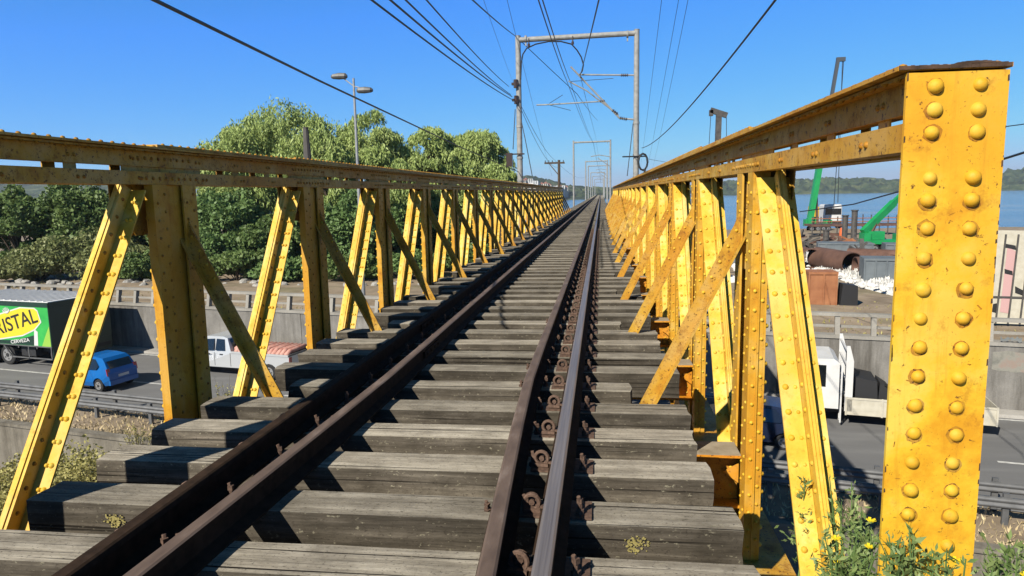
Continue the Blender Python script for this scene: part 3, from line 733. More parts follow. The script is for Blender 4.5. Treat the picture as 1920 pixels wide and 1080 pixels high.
wire([W(1130,-30,10),W(1088,142,31.8),W(1117,256,102),W(1125,316,172),W(1127,344,330)],.013,'wire rising steeply from the bracket arm to the top edge right of centre',.001)
for px,px2,y2,r,lab in ((1243,1198,330,.008,'faint thin wire high on the right, nearest the portal column'),(1276,1210,330,.008,'faint thin wire high on the right, middle of three'),(1294,1222,320,.008,'faint thin wire high on the right, outermost of three')):
    wire([W(px,-20,22),W(px2,y2,140)],r,lab,.004)
for px,px2,y2,lab in ((900,970,170,'faint thin wire left of the portal top'),(946,1035,330,'faint thin wire crossing behind the left portal column')):
    wire([W(px,-20,22),W(px2,y2,90)],.008,lab,.004)
wire([W(1480,-34,7),g1(1203,278)+V((0,-.2,0))],.013,'dark wire sloping from the top right down to the right portal column',.012)
wire([W(972,188,32),W(1040,300,70),W(1100,330,172)],.013,'wire leaving the left portal column towards the far portals',.01)
wire([W(975,200,32),W(1050,312,80)],.012,'slack wire from the left portal column to the small T shaped pole',.02)
wire([W(975,215,31.9),W(985,262,31.7),W(998,330,31.5)],.02,'short dark stay wire beside the left portal column')
wire([W(966,205,31.9),W(962,280,31.7)],.02,'short dark stay wire hugging the outer left portal column')
wire([W(1187,232,31.9),W(1176,330,31.6)],.018,'short dark stay wire inside the right portal column')
wire([W(1500,397,26),W(1600,383,22),W(1690,358,18),W(1920,286,11),W(2000,258,9)],.018,'black cable passing behind the big yellow end post on the right',0,'black',8)
wire([W(1215,298,32),W(1300,312,30),W(1895,236,12),W(1990,220,10)],.008,'thin wire leaving the right portal column towards the right edge',.004)
# ------------------------------------------------------------------ poles and lamp
yb=30.3; lb=W(684,600,yb); tp=W(663,152,yb)
t=thing('street_lamp','tall grey street lamp with two lamp heads rising in front of the willows','street lamp',(lb.x,yb,-4.0))
top=tp.z+4.0; dx=tp.x-lb.x
b=MB(); b.tube([(0,0,0),(0,0,1.2),(dx*.55,0,top*.55),(dx,0,top+.12)],[.10,.085,.07,.048],10); b.box((-.16,-.16,-.02),(.16,.16,.06)); b.build('pole','galv',t)
l1,l2=W(636,144,yb),W(684,170,yb)
for q,sg in ((l1,-1),(l2,1)):
    q=q-V((lb.x,yb,-4.0)); b=MB(); b.tube([(dx,0,top-.22),((q.x+dx)/2,0,(q.z+top-.15)/2),(q.x-sg*.12,0,q.z)],.026,8); b.build('bracket_arm','galv',t)
    b=MB(); ln=.36
    prof=[(-.36,.07,.08),(-.28,.15,.15),(0,.18,.17),(.28,.15,.13),(.36,.07,.07)]
    vs=[];k=8
    for x,w,h in prof:
        for j in range(k): a=2*math.pi*j/k; vs.append((q.x+x*sg,q.y+w*math.cos(a),q.z+ (h if math.sin(a)>0 else h*.7)*math.sin(a)))
    fs=[(i*k+j,i*k+(j+1)%k,(i+1)*k+(j+1)%k,(i+1)*k+j) for i in range(4) for j in range(k)]+[tuple(range(k)),tuple(range(4*k,5*k))[::-1]]
    b.add(vs,fs); b.build('lamp_head','galvdark',t)
p=W(1048,300,80)
t=thing('utility_pole','small dark T shaped utility pole beyond the end of the left truss','utility pole',(p.x,80,-6))
b=MB(); h=p.z+6; b.tube([(0,0,0),(0,0,h)],[.2,.15],8); b.build('pole','bark',t)
b=MB(); b.box((-1.65,-.09,h-.42),(.65,.09,h-.22)); b.build('crossarm','bark',t)
b=MB(); b.bar((-1.1,0,h-.4),(0,0,h-1.75),.1,.1); b.build('brace','bark',t)
for x in (-1.55,-1.15,-.75,.5): b=MB(); b.cyl((x,0,h-.22),(x,0,h-.02),.05,6); b.build('insulator','insul',t)
p=W(575,240,9); q=W(577,300,9)
t=thing('stub_post','short dark post with a curved foot standing behind the left top chord','post',(q.x,9,1.0))
b=MB(); b.tube([(0,0,0),(0,0,.8),(-.005,0,p.z-1.0)],[.062,.056,.036],10); b.cyl((-.005,0,p.z-1.0),(-.005,0,p.z-.99),.040,10); b.build('post','graysteel',t)
b=MB(); b.box((-.09,-.09,.70),(.09,.09,.79)); b.build('foot','graysteel',t)
# ------------------------------------------------------------------ foliage
rng=np.random.default_rng(5)
def leaf_mesh(name,pos,size,mats,droop=0.0,aspect=1.7,axis=None,jit=.35):
    n=len(pos); pos=np.asarray(pos,float)
    a=rng.normal(size=(n,3)); 
    if axis is not None: a=axis+rng.normal(size=(n,3))*.45
    a[:,2]-=droop; a/=np.linalg.norm(a,axis=1)[:,None]
    h=rng.normal(size=(n,3)); h-= (h*a).sum(1)[:,None]*a; h/=np.linalg.norm(h,axis=1)[:,None]
    s=(size*(1+jit*rng.normal(size=n)).clip(.45,1.9))[:,None]
    L=a*s*aspect*.5; Wd=h*s*.5
    v=np.stack([pos-L,pos-L*.1+Wd,pos+L,pos-L*.1-Wd],1).reshape(-1,3)
    me=bpy.data.meshes.new(name); me.vertices.add(4*n); me.vertices.foreach_set('co',v.ravel())
    me.loops.add(4*n); me.loops.foreach_set('vertex_index',np.arange(4*n,dtype=np.int32))
    me.polygons.add(n); me.polygons.foreach_set('loop_start',np.arange(0,4*n,4,dtype=np.int32)); me.polygons.foreach_set('loop_total',np.full(n,4,dtype=np.int32))
    me.materials.append(M[mats]); me.update(calc_edges=True); return me
def clumps(c,rx,ry,rz,k,seed,low=-.9):
    g=np.random.default_rng(seed); d=g.normal(size=(k*3,3)); d/=np.linalg.norm(d,axis=1)[:,None]; d=d[d[:,2]>low][:k]
    rr=g.uniform(.45,1.0,len(d))[:,None]**.6
    return np.array(c)+d*rr*np.array([rx,ry,rz])
def tree(name,label,x,y,z0,h,w,kind,n,seed,group,leaf=.26,trunk=.22,base=.25,k=26,cr=.26,low=-.75):
    t=thing(name,label,'tree',(x,y,z0),0,group)
    g=np.random.default_rng(seed)
    hc=h*(1-base)/2; c=(0,0,h-hc)
    cl=clumps(c,w/2*.80,w/2*.75,hc*.86,k,seed,low)
    r=w*cr*.5*g.uniform(.7,1.25,len(cl))
    b=MB(); rr=random.Random(seed)
    lean=(rr.uniform(-.3,.3),rr.uniform(-.3,.3)); mid=(lean[0],lean[1],h*base+.3)
    b.tube([(0,0,-.3),(lean[0]*.5,lean[1]*.5,h*base*.5),mid,(lean[0]*1.5,lean[1]*1.2,h*.66),(lean[0]*1.2,lean[1],h*.88)],[trunk*1.3,trunk,trunk*.85,trunk*.45,trunk*.12],8)
    for q in cl[::2]:
        s=V(mid).lerp(V((lean[0]*1.5,lean[1]*1.2,h*.66)),rr.random()); e=V(q); m_=s.lerp(e,.5)+V((0,0,.25))
        b.tube([s,m_,e],[trunk*.38,trunk*.24,trunk*.06],5)
    b.build('trunk','bark',t)
    per=n//len(cl); pos=[];ax=[]
    for q,rad_ in zip(cl,r):
        if kind=='willow':
            ns=max(4,per//14)
            d=g.normal(size=(ns,3)); d/=np.linalg.norm(d,axis=1)[:,None]; d[:,2]=np.abs(d[:,2])*.9-.15
            st=q+d*rad_*g.uniform(.5,1.05,(ns,1))
            for s_,dd in zip(st,d):
                L=g.uniform(.35,.85)*rad_*1.0; tt=np.linspace(0,1,14)[:,None]
                out=np.array([dd[0],dd[1],0])*L*.35
                p=s_+out*tt*(2-tt)+np.array([0,0,-1])*L*(tt**1.5)+np.array([0,0,.12*L])*(1-tt)+g.normal(size=(14,3))*.11*rad_
                pos.append(p)
                a_=np.tile(np.array([dd[0]*.4,dd[1]*.4,-.9]),(14,1)); ax.append(a_)
        else:
            d=g.normal(size=(per,3)); d/=np.linalg.norm(d,axis=1)[:,None]
            p=q+d*rad_*(g.uniform(.25,1,(per,1))**.45)*np.array([1,1,.82]); pos.append(p)
    pos=np.concatenate(pos)
    if kind=='willow': me=leaf_mesh('crown',pos,leaf*.55,'willow',0,3.2,np.concatenate(ax))
    else: me=leaf_mesh('crown',pos,leaf,kind,.15,1.5)
    link('crown',me,t); return t
def shrub(name,label,x,y,z0,h,w,kind,n,seed,group,leaf=.16,k=14,cat='shrub'):
    t=thing(name,label,cat,(x,y,z0),0,group); g=np.random.default_rng(seed)
    cl=clumps((0,0,h*.5),w*.36,w*.36,h*.36,k,seed,-.8); b=MB()
    for q in cl: b.tube([(0,0,-.1),V(q)*.5,V(q)],[.035,.025,.008],5)
    b.build('stem','bark',t); pos=[]
    for q in cl:
        per=n//len(cl); d=g.normal(size=(per,3)); d/=np.linalg.norm(d,axis=1)[:,None]; pos.append(q+d*g.uniform(.2,1,(per,1))**.5*np.array([w*.2,w*.2,h*.24]))
    link('foliage',leaf_mesh('foliage',np.concatenate(pos),leaf,kind,.1,1.6),t); return t
GZ=-4.1; s50=1301/50
# sunlit willows: (px centre, px top, width px, y)
TW=[(455,224,170,50,'pale willow with ragged top at the left end of the willow row'),(535,186,225,52,'tallest pale green willow, left of the street lamp'),(612,240,90,49,'small round willow tucked just left of the street lamp pole'),(690,209,132,53,'narrow pointed willow directly behind the street lamp'),(746,292,100,50,'low willow just right of the street lamp pole'),(803,235,112,55,'broad pale willow, the left one of the right pair'),(886,236,125,57,'broad pale willow nearest the portal column'),(938,300,70,54,'low sloping willow at the foot of the portal column')]
for i,(px,py,wp,y,lab) in enumerate(TW):
    p=W(px,py,y); sc=F/y*.93; tree('willow_tree',lab,p.x,y,GZ,p.z-GZ+.35,wp/sc*1.12,'willow',56000,20+i,'sunlit willows behind the left truss',.145,.3,.18,64,.27)
TD=[(25,345,130,44,'dark tree at the left edge of the photo'),(140,325,170,46,'dark dense tree left of the first yellow diagonal'),(245,330,140,48,'dark tree directly behind the leaning left diagonal'),(420,350,150,46,'dark green tree between the first two panels of the left truss'),(330,392,110,47,'dark tree right behind the first left truss post'),(500,400,120,45,'dark tree seen in the second panel of the left truss'),(650,355,140,46,'dark tree seen in the third panel of the left truss'),(575,380,110,47,'dark tree behind the second left truss post'),(740,380,120,48,'dark tree seen in the fourth panel of the left truss'),(830,385,120,52,'dark tree seen past the fifth left truss post'),(920,375,100,56,'dark tree low behind the far part of the left truss')]
for i,(px,py,wp,y,lab) in enumerate(TD):
    p=W(px,py,y); sc=F/y*.93; h=p.z-GZ; w_=wp/sc
    tree('broadleaf_tree',lab,p.x,y,GZ,h,w_,'darkleaf' if i not in (3,6,8) else 'midleaf',22000,60+i,'dark trees behind the left truss',.155,.22,.05,60,.29,-.95)
TO=[(70,452,130,43.5,'olive green shrub low by the left edge'),(150,430,150,44,'olive green shrub under the dark tree on the left'),(35,480,80,43,'small olive shrub at the far left above the lorry'),(215,452,110,43.5,'olive green shrub beside the leaning left diagonal'),(265,470,80,42.5,'dark green bush just left of the first left post'),(345,490,80,42,'bush low behind the first left truss post'),(440,470,120,42.5,'bush low in the first gap right of the first post'),(540,480,110,42.5,'bush low in the gap beside the second left post'),(660,475,110,43,'bush low behind the third left truss diagonal'),(760,470,110,44,'bush low behind the fourth left truss diagonal'),(860,455,110,48,'bush low behind the distant left truss panels')]
for i,(px,py,wp,y,lab) in enumerate(TO):
    p=W(px,py,y); sc=F/y*.93; shrub('shrub',lab,p.x,y,GZ+.05,p.z-GZ,wp/sc*1.25,'olive' if i<4 else ('midleaf' if i%2 else 'darkleaf'),6500,90+i,'shrubs on the bank behind the wall',.13)
# rubble strip along the bank
rk=random.Random(8)
def rockmesh(seed):
    r=random.Random(seed); bm=bmesh.new(); bmesh.ops.create_icosphere(bm,subdivisions=2,radius=1)
    for v in bm.verts: v.co*=r.uniform(.78,1.1); v.co.z*=.72
    for _ in range(5):
        d=V((r.uniform(-1,1),r.uniform(-1,1),r.uniform(-.3,1))).normalized(); c=r.uniform(.55,.8)
        for v in bm.verts:
            k=v.co.dot(d)
            if k>c: v.co-=d*(k-c)
    me=bpy.data.meshes.new('rock'); bm.to_mesh(me); bm.free(); return me
rms=[rockmesh(i) for i in range(6)]
def rockfield(spots,matname,label,group,cat='rock'):
    ms=[]
    for r_ in rms: q=r_.copy(); q.materials.append(M[matname]); ms.append(q)
    for x,y,z,s in spots:
        o=link('rock',rk.choice(ms)); o.location=(x,y,z+s*.3); o.scale=(s*rk.uniform(.8,1.3),s*rk.uniform(.8,1.2),s*rk.uniform(.7,1.1)); o.rotation_euler=(rk.uniform(-.3,.3),rk.uniform(-.3,.3),rk.uniform(0,6)); tag(o,label,cat,group)
sp=[]
for i in range(80):
    px=rk.choice([rk.uniform(0,330),rk.uniform(400,1000)]); q=uv(0,0,0); y=rk.uniform(39,42)
    p=W(px,520,y); sp.append((p.x,y-.12*(p.x+20)*0,-4.0,rk.uniform(.10,.34)))
rockfield(sp,'rockgrey','pale rubble stone lying along the bank below the trees and shrubs','rubble along the left bank')
# ------------------------------------------------------------------ vehicles (local x = to the right along the road, near side = -y)
def text_mesh(s,size,bold=.0,shear=0):
    c=bpy.data.curves.new('lettering','FONT'); c.body=s; c.size=size; c.extrude=.004; c.offset=bold; c.shear=shear; c.align_x='CENTER'; c.align_y='CENTER'
    o=bpy.data.objects.new('lettering',c); COL.objects.link(o); bpy.context.view_layer.update()
    me=bpy.data.meshes.new_from_object(o.evaluated_get(bpy.context.evaluated_depsgraph_get())); bpy.data.objects.remove(o); return me
def wheel(t,x,y,r,w,side):
    b=MB(); b.tube([(0,-w/2,0),(0,-w/2+.02,0),(0,w/2-.02,0),(0,w/2,0)],[r*.93,r,r,r*.93],20); o=b.build('wheel','rubber',t,loc=(x,y,r))
    b=MB(); yy=side*w/2
    b.tube([(0,yy-side*.01,0),(0,yy+side*.012,0)],r*.62,16); b.mi(1); b.tube([(0,yy,0),(0,yy+side*.03,0)],r*.2,10)
    for k in range(5):
        a=k*2*math.pi/5; b.mi(1).hemi((math.cos(a)*r*.4,yy+side*.012,math.sin(a)*r*.4),(0,side,0),r*.1,6,.1)
    b.build('rim',['rim','plastic'],o)
def hull(poly,wfun,name,matname,t,bev=.03):
    pts=poly; n=len(pts); b=MB()
    vs=[(x,-wfun(x,z),z) for x,z in pts]+[(x,wfun(x,z),z) for x,z in pts]
    ar=sum(pts[i][0]*pts[(i+1)%n][1]-pts[(i+1)%n][0]*pts[i][1] for i in range(n))
    fs=[tuple(range(n)),tuple(range(n,2*n))[::-1]]+[(i+n,(i+1)%n+n,(i+1)%n,i) for i in range(n)]
    if ar<0: fs=[f[::-1] for f in fs]
    b.add(vs,fs); o=b.build(name,matname,t)
    bm=bmesh.new(); bm.from_mesh(o.data)
    bmesh.ops.triangulate(bm,faces=[f for f in bm.faces if len(f.verts)>4])
    bm.to_mesh(o.data); bm.free(); return o
def arch(cx,r,z0,n=9): return [(cx+r*math.cos(math.pi*k/(n-1)),max(z0,r*.98*math.sin(math.pi*k/(n-1))+.30)) for k in range(n)]
def sidepanel(b,pts,wf,s,off=.006):
    p=[(x,s*(wf(x,z)+off),z) for x,z in pts]; q=[(x,s*(wf(x,z)-.01),z) for x,z in pts]; n=len(p)
    f=[tuple(range(n))]+[(i,(i+1)%n,(i+1)%n+n,i+n) for i in range(n)]
    b.add(p+q,f)
# blue hatchback
def hatchback(t,paint,lampred=True):
    wf=lambda x,z: (.80 if z<.86 else .80-(z-.86)*.36)-(.10*max(0,abs(x)-1.45)/.3)-(.05 if z<.32 else 0)
    poly=[(1.72,.30),(1.76,.55),(1.74,.80),(1.66,.98),(1.44,1.32),(1.28,1.45),(.7,1.52),(.1,1.52),(-.30,1.44),(-.98,.99),(-1.55,.86),(-1.72,.70),(-1.76,.45),(-1.70,.26)]
    bottom=[(-1.47,.26)]+arch(-1.12,.34,.26)[::-1]+[(-.76,.24),(.78,.24)]+arch(1.14,.34,.26)[::-1]+[(1.50,.28)]
    o=hull(poly+bottom,wf,'body',paint,t)
    for s in (-1,1):
        for pl in ([(-.86,1.00),(-.30,1.37),(.22,1.43),(.22,.98)],[(.30,.98),(.30,1.43),(.86,1.40),(1.14,1.12),(1.02,.98)]): b=MB(); sidepanel(b,pl,wf,s); b.build('side_window','glass',t)
    b=MB(); b.obox((1.655,-.55,1.0),(0,1.1,0),(-.20,0,.31),(.012,0,.008)); b.build('rear_window','glass',t)
    b=MB(); b.obox((-.975,-.58,1.01),(0,1.16,0),(.64,0,.42),(-.008,0,.012)); b.build('windscreen','glass',t)
    for s in (-1,1):
        b=MB(); b.obox((1.70,s*.60,.72),(0,s*.16,0),(-.06,0,.30),(.03,0,.02)); b.build('tail_light','redlamp',t)
        b=MB(); b.box((-1.72,s*.45,.60),(-1.60,s*.68,.74)); b.build('headlight','white',t)
        b=MB(); b.box((-.72,s*.80,.98),(-.56,s*.93,1.08)); b.build('mirror',paint,t)
        for x in (-1.12,1.14): wheel(t,x,s*.70,.285,.18,s)
        b=MB(); b.box((-.06,s*.80,.84),(.10,s*.815,.87)); b.build('door_handle',paint,t)
    for s in (-1,1):
        for x in (-.62,.26): b=MB(); b.box((x,s*.795,.34),(x+.012,s*.803,.86)); b.build('door_gap','plastic',t)
    b=MB(); b.box((1.735,-.26,.60),(1.775,.26,.71)); b.build('number_plate','white',t)
    b=MB(); b.box((1.70,-.70,.30),(1.80,.70,.50)); b.build('bumper',paint,t)
    b=MB(); b.box((-.5,-.74,.18),(.5,.74,.25)); b.box((-1.4,-.6,.22),(1.4,.6,.45)); b.build('underbody','plastic',t)
def place(name,label,cat,p,dz=0,group=None,rz=ROT): return thing(name,label,cat,(p[0],p[1],ZR+.004+dz),rz,group)
c=at_Z(204,737,ZR)-UH*1.40+VH*.70; c.z=0
t=place('parked_car','bright blue hatchback car seen from behind beside the green lorry','car',(c.x,c.y)); t.name='hatchback_car'; hatchback(t,'blue'); t.scale=(.82,.92,.89)
c=V((5.35,20.55,0))
t=place('hatchback_car','dark navy car in the shadow under the right truss','car',(c.x,c.y)); hatchback(t,'navy'); t.scale=(.9,.9,.8)
# silver pickup
c=V((-11.3,25.72,0))-UH*2.60+VH*.86
t=place('pickup_truck','silver pickup truck with twin side windows and a red load in its bed','pickup',(c.x,c.y))
wf=lambda x,z: .84 if z<1.02 else .84-(z-1.02)*.30
K=.85
poly=[(2.58,.50),(2.60,.62),(2.60,1.03),(.62-K,1.03),(.34-K,1.60),(.1-K,1.66),(-.72-K,1.65),(-.92-K,1.58),(-1.38-K,1.08),(-2.35-K,.98),(-2.55-K,.85),(-2.58-K,.42)]
bottom=[(-2.1-K,.42)]+arch(-1.62-K,.40,.42)[::-1]+[(-1.1-K,.40),(1.2,.42)]+arch(1.62,.40,.46)[::-1]+[(2.1,.50)]
hull(poly+bottom,wf,'body','silver',t)
for s in (-1,1):
    for pl in ([(-1.18-K,1.10),(-.83-K,1.52),(-.30-K,1.56),(-.30-K,1.10)],[(-.20-K,1.10),(-.20-K,1.56),(.22-K,1.55),(.30-K,1.10)]): b=MB(); sidepanel(b,pl,wf,s); b.build('side_window','glass',t)
b=MB(); b.obox((.61-K,-.60,1.09),(0,1.2,0),(-.235,0,.47),(.012,0,.006)); b.build('rear_window','glass',t)
b=MB(); b.obox((-1.36-K,-.66,1.11),(0,1.32,0),(.43,0,.45),(-.01,0,.01)); b.build('windscreen','glass',t)
for s in (-1,1):
    b=MB(); b.box((.62-K,s*.80,1.02),(2.58,s*.86,1.10)); b.build('bed_side_rail','silver',t)
    for x in (-1.62-K,1.62): wheel(t,x,s*.75,.34,.22,s)
    b=MB(); b.box((2.59,s*.66,.72),(2.615,s*.83,1.0)); b.build('tail_light','redlamp',t)
    for x in (-.62-K,.02-K): b=MB(); b.box((x,s*.84,.93),(x+.16,s*.856,.965)); b.build('door_handle','plastic',t)
    b=MB(); b.box((-1.2-K,s*.86,1.08),(-1.05-K,s*1.02,1.22)); b.build('mirror','plastic',t)
for x in (-1.02-K,-.25-K,.56-K): b=MB(); b.box((x,-.848,.46),(x+.014,-.835,1.03)); b.build('door_gap','plastic',t)
b=MB(); b.box((2.54,-.80,1.03),(2.60,.80,1.10)); b.build('tailgate','galvdark',t)
b=MB(); b.box((2.58,-.8,.42),(2.68,.8,.56)); b.build('bumper','galvdark',t)
b=MB(); b.box((-2.3-K,-.65,.30),(2.4,.65,.55)); b.build('underbody','plastic',t)
p=t.matrix_basis
q=V((c.x,c.y,0))
tl=thing('cargo','ribbed salmon red load filling the bed of the silver pickup','cargo',(c.x,c.y,ZR+1.045),ROT)
b=MB()
for k in range(13): x=-.15+k*.205; b.tube([(x+.1,-.74,.02),(x+.1,-.5,.14+.03*(k%2)),(x+.1,.5,.16),(x+.1,.74,.02)],.105,8)
b.tube([(-.02,-.7,.1),(.0,-.3,.26),(.02,.4,.22)],.16,8)
b.build('load','redload',tl,True)
# green box lorry
rear=V((-22.85,27.10,0)); c=rear
t=place('box_lorry','green box lorry with a yellow banner on its side and a pale ribbed roof','lorry',(c.x,c.y))
L,Wd,zb,zt=6.6,3.0,1.0,2.96
b=MB(); b.box((-L,0,zb),(-.02,Wd,zt)); b.build('box_body','greenbright',t)
b=MB(); b.box((-L-.02,-.02,zt-.19),(0,Wd+.02,zt+.02)); b.box((-.045,-.02,zb),(.0,.05,zt)); b.build('trim','greendark',t)
b=MB(); b.box((-.019,.0,zb-.0),(.012,Wd,zt-.19)); b.box((-.03,.02,.40),(.008,Wd-.02,zb-.004)); b.build('rear_door','greendark',t)
b=MB(); b.box((-L+.03,.03,zt+.021),(-.05,Wd-.03,zt+.05))
for k in range(16): b.box((-L+.2+k*.4,.05,zt+.0505),(-L+.26+k*.4,Wd-.05,zt+.085))
b.build('roof','roofsheet',t)
# livery on the near side (y<0 faces the camera), as flat painted panels
def panel(poly,y,m,name):
    b=MB(); b.prism([(x,y,z) for x,z in poly],(0,-.004,0)); return b.build(name,m,t)
panel([(-L+.05,zb+.02),(-.06,zb+.02),(-.06,zt-.2),(-L+.05,zt-.2)],-.001,'greenbright','side_panel')
panel([(-.62,zb+.02),(-.07,zb+.02),(-.07,zb+.95),(-.32,zb+.55)],-.006,'lime','side_stripe')
panel([(-5.2,zb+.03),(-1.12,zb+.03),(-1.02,zb+.50),(-2.2,zb+.22),(-5.2,zb+.10)],-.006,'greendark','lower_banner')
panel([(-1.10,zb+.03),(-.86,zb+.03),(-.80,zb+.66),(-1.0,zb+.78)],-.0065,'white','white_stripe')
panel([(-5.4,zb-.02+.14),(-3.4,zb+.16),(-1.75,zb+.42),(-.95,zb+.72),(-.50,zb+1.10),(-.66,zb+1.62),(-.84,zb+1.74),(-1.75,zb+1.74),(-3.0,zb+1.42),(-5.4,zb+.85)],-.010,'white','banner_outline')
panel([(-5.35,zb+.18),(-3.4,zb+.22),(-1.75,zb+.48),(-1.0,zb+.77),(-.57,zb+1.11),(-.70,zb+1.58),(-.88,zb+1.69),(-1.72,zb+1.69),(-3.0,zb+1.36),(-5.35,zb+.78)],-.014,'banner','banner')
def letter(s,size,x,z,ang,m,y=-.020,bold=0,sx=1,name='lettering'):
    me=text_mesh(s,size,bold); me.materials.clear(); me.materials.append(M[m]); o=link(name,me,t); o.location=(x,y,z); o.rotation_euler=(rad(90),-rad(ang),0); o.scale=(sx,1,1); return o
letter('CRISTAL',.90,-2.42,zb+.93,15,'ink',bold=.010,sx=1.02)
letter('CERVEZA',.22,-1.95,zb+.19,8,'white',bold=.004,sx=1.3)
b=MB()   # white crest above the banner
for k in range(5): a=rad(50+k*20); x0,z0=-2.62,zb+1.42; b.prism([(x0,-.006,z0),(x0+math.cos(a-.09)*.24,-.006,z0+math.sin(a-.09)*.24),(x0+math.cos(a)*.30,-.006,z0+math.sin(a)*.30),(x0+math.cos(a+.09)*.24,-.006,z0+math.sin(a+.09)*.24)],(0,-.005-.0004*k,0))
b.tube([(x0+.2*math.cos(a),-.017,z0+.16+.14*math.sin(a)) for a in [rad(180+q*15) for q in range(13)]],.03,5); b.build('crest','white',t)
b=MB()
for x in (-6.2,-4.8,-3.42,-2.1,-.95,-.08): b.box((x,-.035,zb-.12),(x+.05,0,zb+.03))
b.box((-L,-.03,zb-.03),(0,.0,zb+.02)); b.box((-2.6,-.02,.42),(-.06,.0,.48)); b.bar((-3.0,-.01,.95),(-2.55,-.01,.45),.05,.05); b.box((-.10,-.02,.42),(-.05,.02,zb)); b.box((-1.5,-.02,.42),(-1.45,.0,zb))
b.build('side_guard','galvdark',t)
b=MB(); b.box((-L-2.2,.55,.62),(-.1,Wd-.55,.92)); b.box((-.30,.1,.55),(.02,Wd-.1,.72)); b.box((-2.3,.25,.45),(-1.4,.8,.95)); b.build('chassis','plastic',t)
for x in (-3.05,-L-1.3):
    for y in (.28,Wd-.28): wheel(t,x,y,.46,.3,-1 if y<1 else 1)
for y in (.28,Wd-.28): wheel(t,-4.1,y,.46,.3,-1 if y<1 else 1)
b=MB(); b.prism([(-L-.1,.2,.7),(-L-2.0,.2,.7),(-L-2.1,.2,1.5),(-L-1.75,.2,2.5),(-L-.1,.2,2.6)],(0,Wd-.4,0)); b.build('cab','white',t)
b=MB(); b.prism([(-L-1.0,.195,1.5),(-L-1.85,.195,1.5),(-L-1.62,.195,2.3),(-L-1.0,.195,2.3)],(0,.02,0)); b.build('side_window','glass',t)
# white flatbed
c=V((8.50,21.86,0)); t=place('flatbed_truck','white flatbed truck with cream drop sides and a ladder rack behind its cab','truck',(c.x,c.y))
def rbox(name,a,b_,m,tt,w=.03):
    b=MB(); b.box(a,b_); o=b.build(name,m,tt); bevel(o,w,2); return o
LB=4.08
b=MB(); b.box((.05,.02,.48),(LB,2.0,.56)); b.build('bed_floor','graysteel',t)
for y in (0,1.98):
    b=MB(); b.box((.05,y,.40),(LB,y+.035,.94))
    for k in range(5): x=.05+k*(LB-.1)/4; b.box((x,y-.022,.38),(x+.05,y-.001,.96))
    b.box((.05,y-.018,.885),(LB,y-.001,.925)); b.box((.05,y-.018,.40),(LB,y-.001,.44)); b.build('drop_side','cream',t)
b=MB(); b.box((LB-.03,.04,.45),(LB,1.97,.94)); b.build('tailboard','cream',t)
b=MB()  # ladder rack headboard
for y in (.0,.26): b.box((-.10,y,.12),(-.055,y+.045,2.02))
for k in range(9): z=.16+k*.21; b.box((-.095,.046,z),(-.06,.259,z+.035))
b.prism([(.03,.0,.5),(.24,.0,.5),(.24,.0,2.08),(.12,.0,2.55),(.03,.0,2.55)],(0,.035,0)); b.prism([(.03,1.96,.5),(.24,1.96,.5),(.24,1.96,2.08),(.12,1.96,2.55),(.03,1.96,2.55)],(0,.035,0))
for z in (.9,1.4,1.9,2.35): b.box((.04,.036,z),(.09,1.959,z+.05))
b.build('ladder_rack','white',t)
o=hull([(-.14,.55),(-.14,1.98),(-.30,2.10),(-1.30,2.08),(-1.62,1.30),(-1.70,.55)],lambda x,z: 1.0 if z<1.2 else 1.0-(z-1.2)*.10,'cab','white',t); o.location=(0,1.0,0)
for s in (0.0,):
    b=MB(); b.prism([(-.52,.045,1.22),(-1.44,.045,1.22),(-1.18,.075,1.90),(-.52,.075,1.90)],(0,-.02,0)); b.build('side_window','glass',t)
b=MB(); b.obox((-1.645,.12,1.32),(0,1.76,0),(.30,0,.70),(-.012,0,.006)); b.build('windscreen','glass',t)
b=MB(); b.box((-1.4,.45,.32),(LB-.1,1.55,.47)); b.box((1.9,.12,.2),(2.5,.5,.46)); b.build('chassis','plastic',t)
b=MB(); b.box((3.0,.02,.02),(3.02,.42,.40)); b.build('mud_flap','galvdark',t)
for x in (-.95,2.95):
    for y,s in ((.18,-1),(1.82,1)): wheel(t,x-.1,y,.34,.22,s)
b=MB(); b.box((LB,.1,.5),(LB+.02,.3,.62)); b.build('tail_light','redlamp',t)
tl=thing('cargo','dark machine parts lying in the bed of the white flatbed','cargo',(c.x,c.y,ZR+.567),ROT)
b=MB(); b.prism([(.35,.3,0),(1.0,.3,0),(.95,.3,.85),(.35,.3,.95)],(0,1.3,0)); b.prism([(1.0,.4,0),(1.5,.4,0),(1.35,.4,.6),(1.05,.4,.8)],(0,1.0,0)); b.tube([(1.5,1.0,.28),(2.3,.9,.30)],.27,12); b.tube([(2.2,.5,.2),(3.3,.9,.2)],.18,10); b.tube([(1.2,.4,.75),(1.5,.5,.5),(1.9,.6,.45)],.06,7)
b.build('machine_parts','plastic',tl)
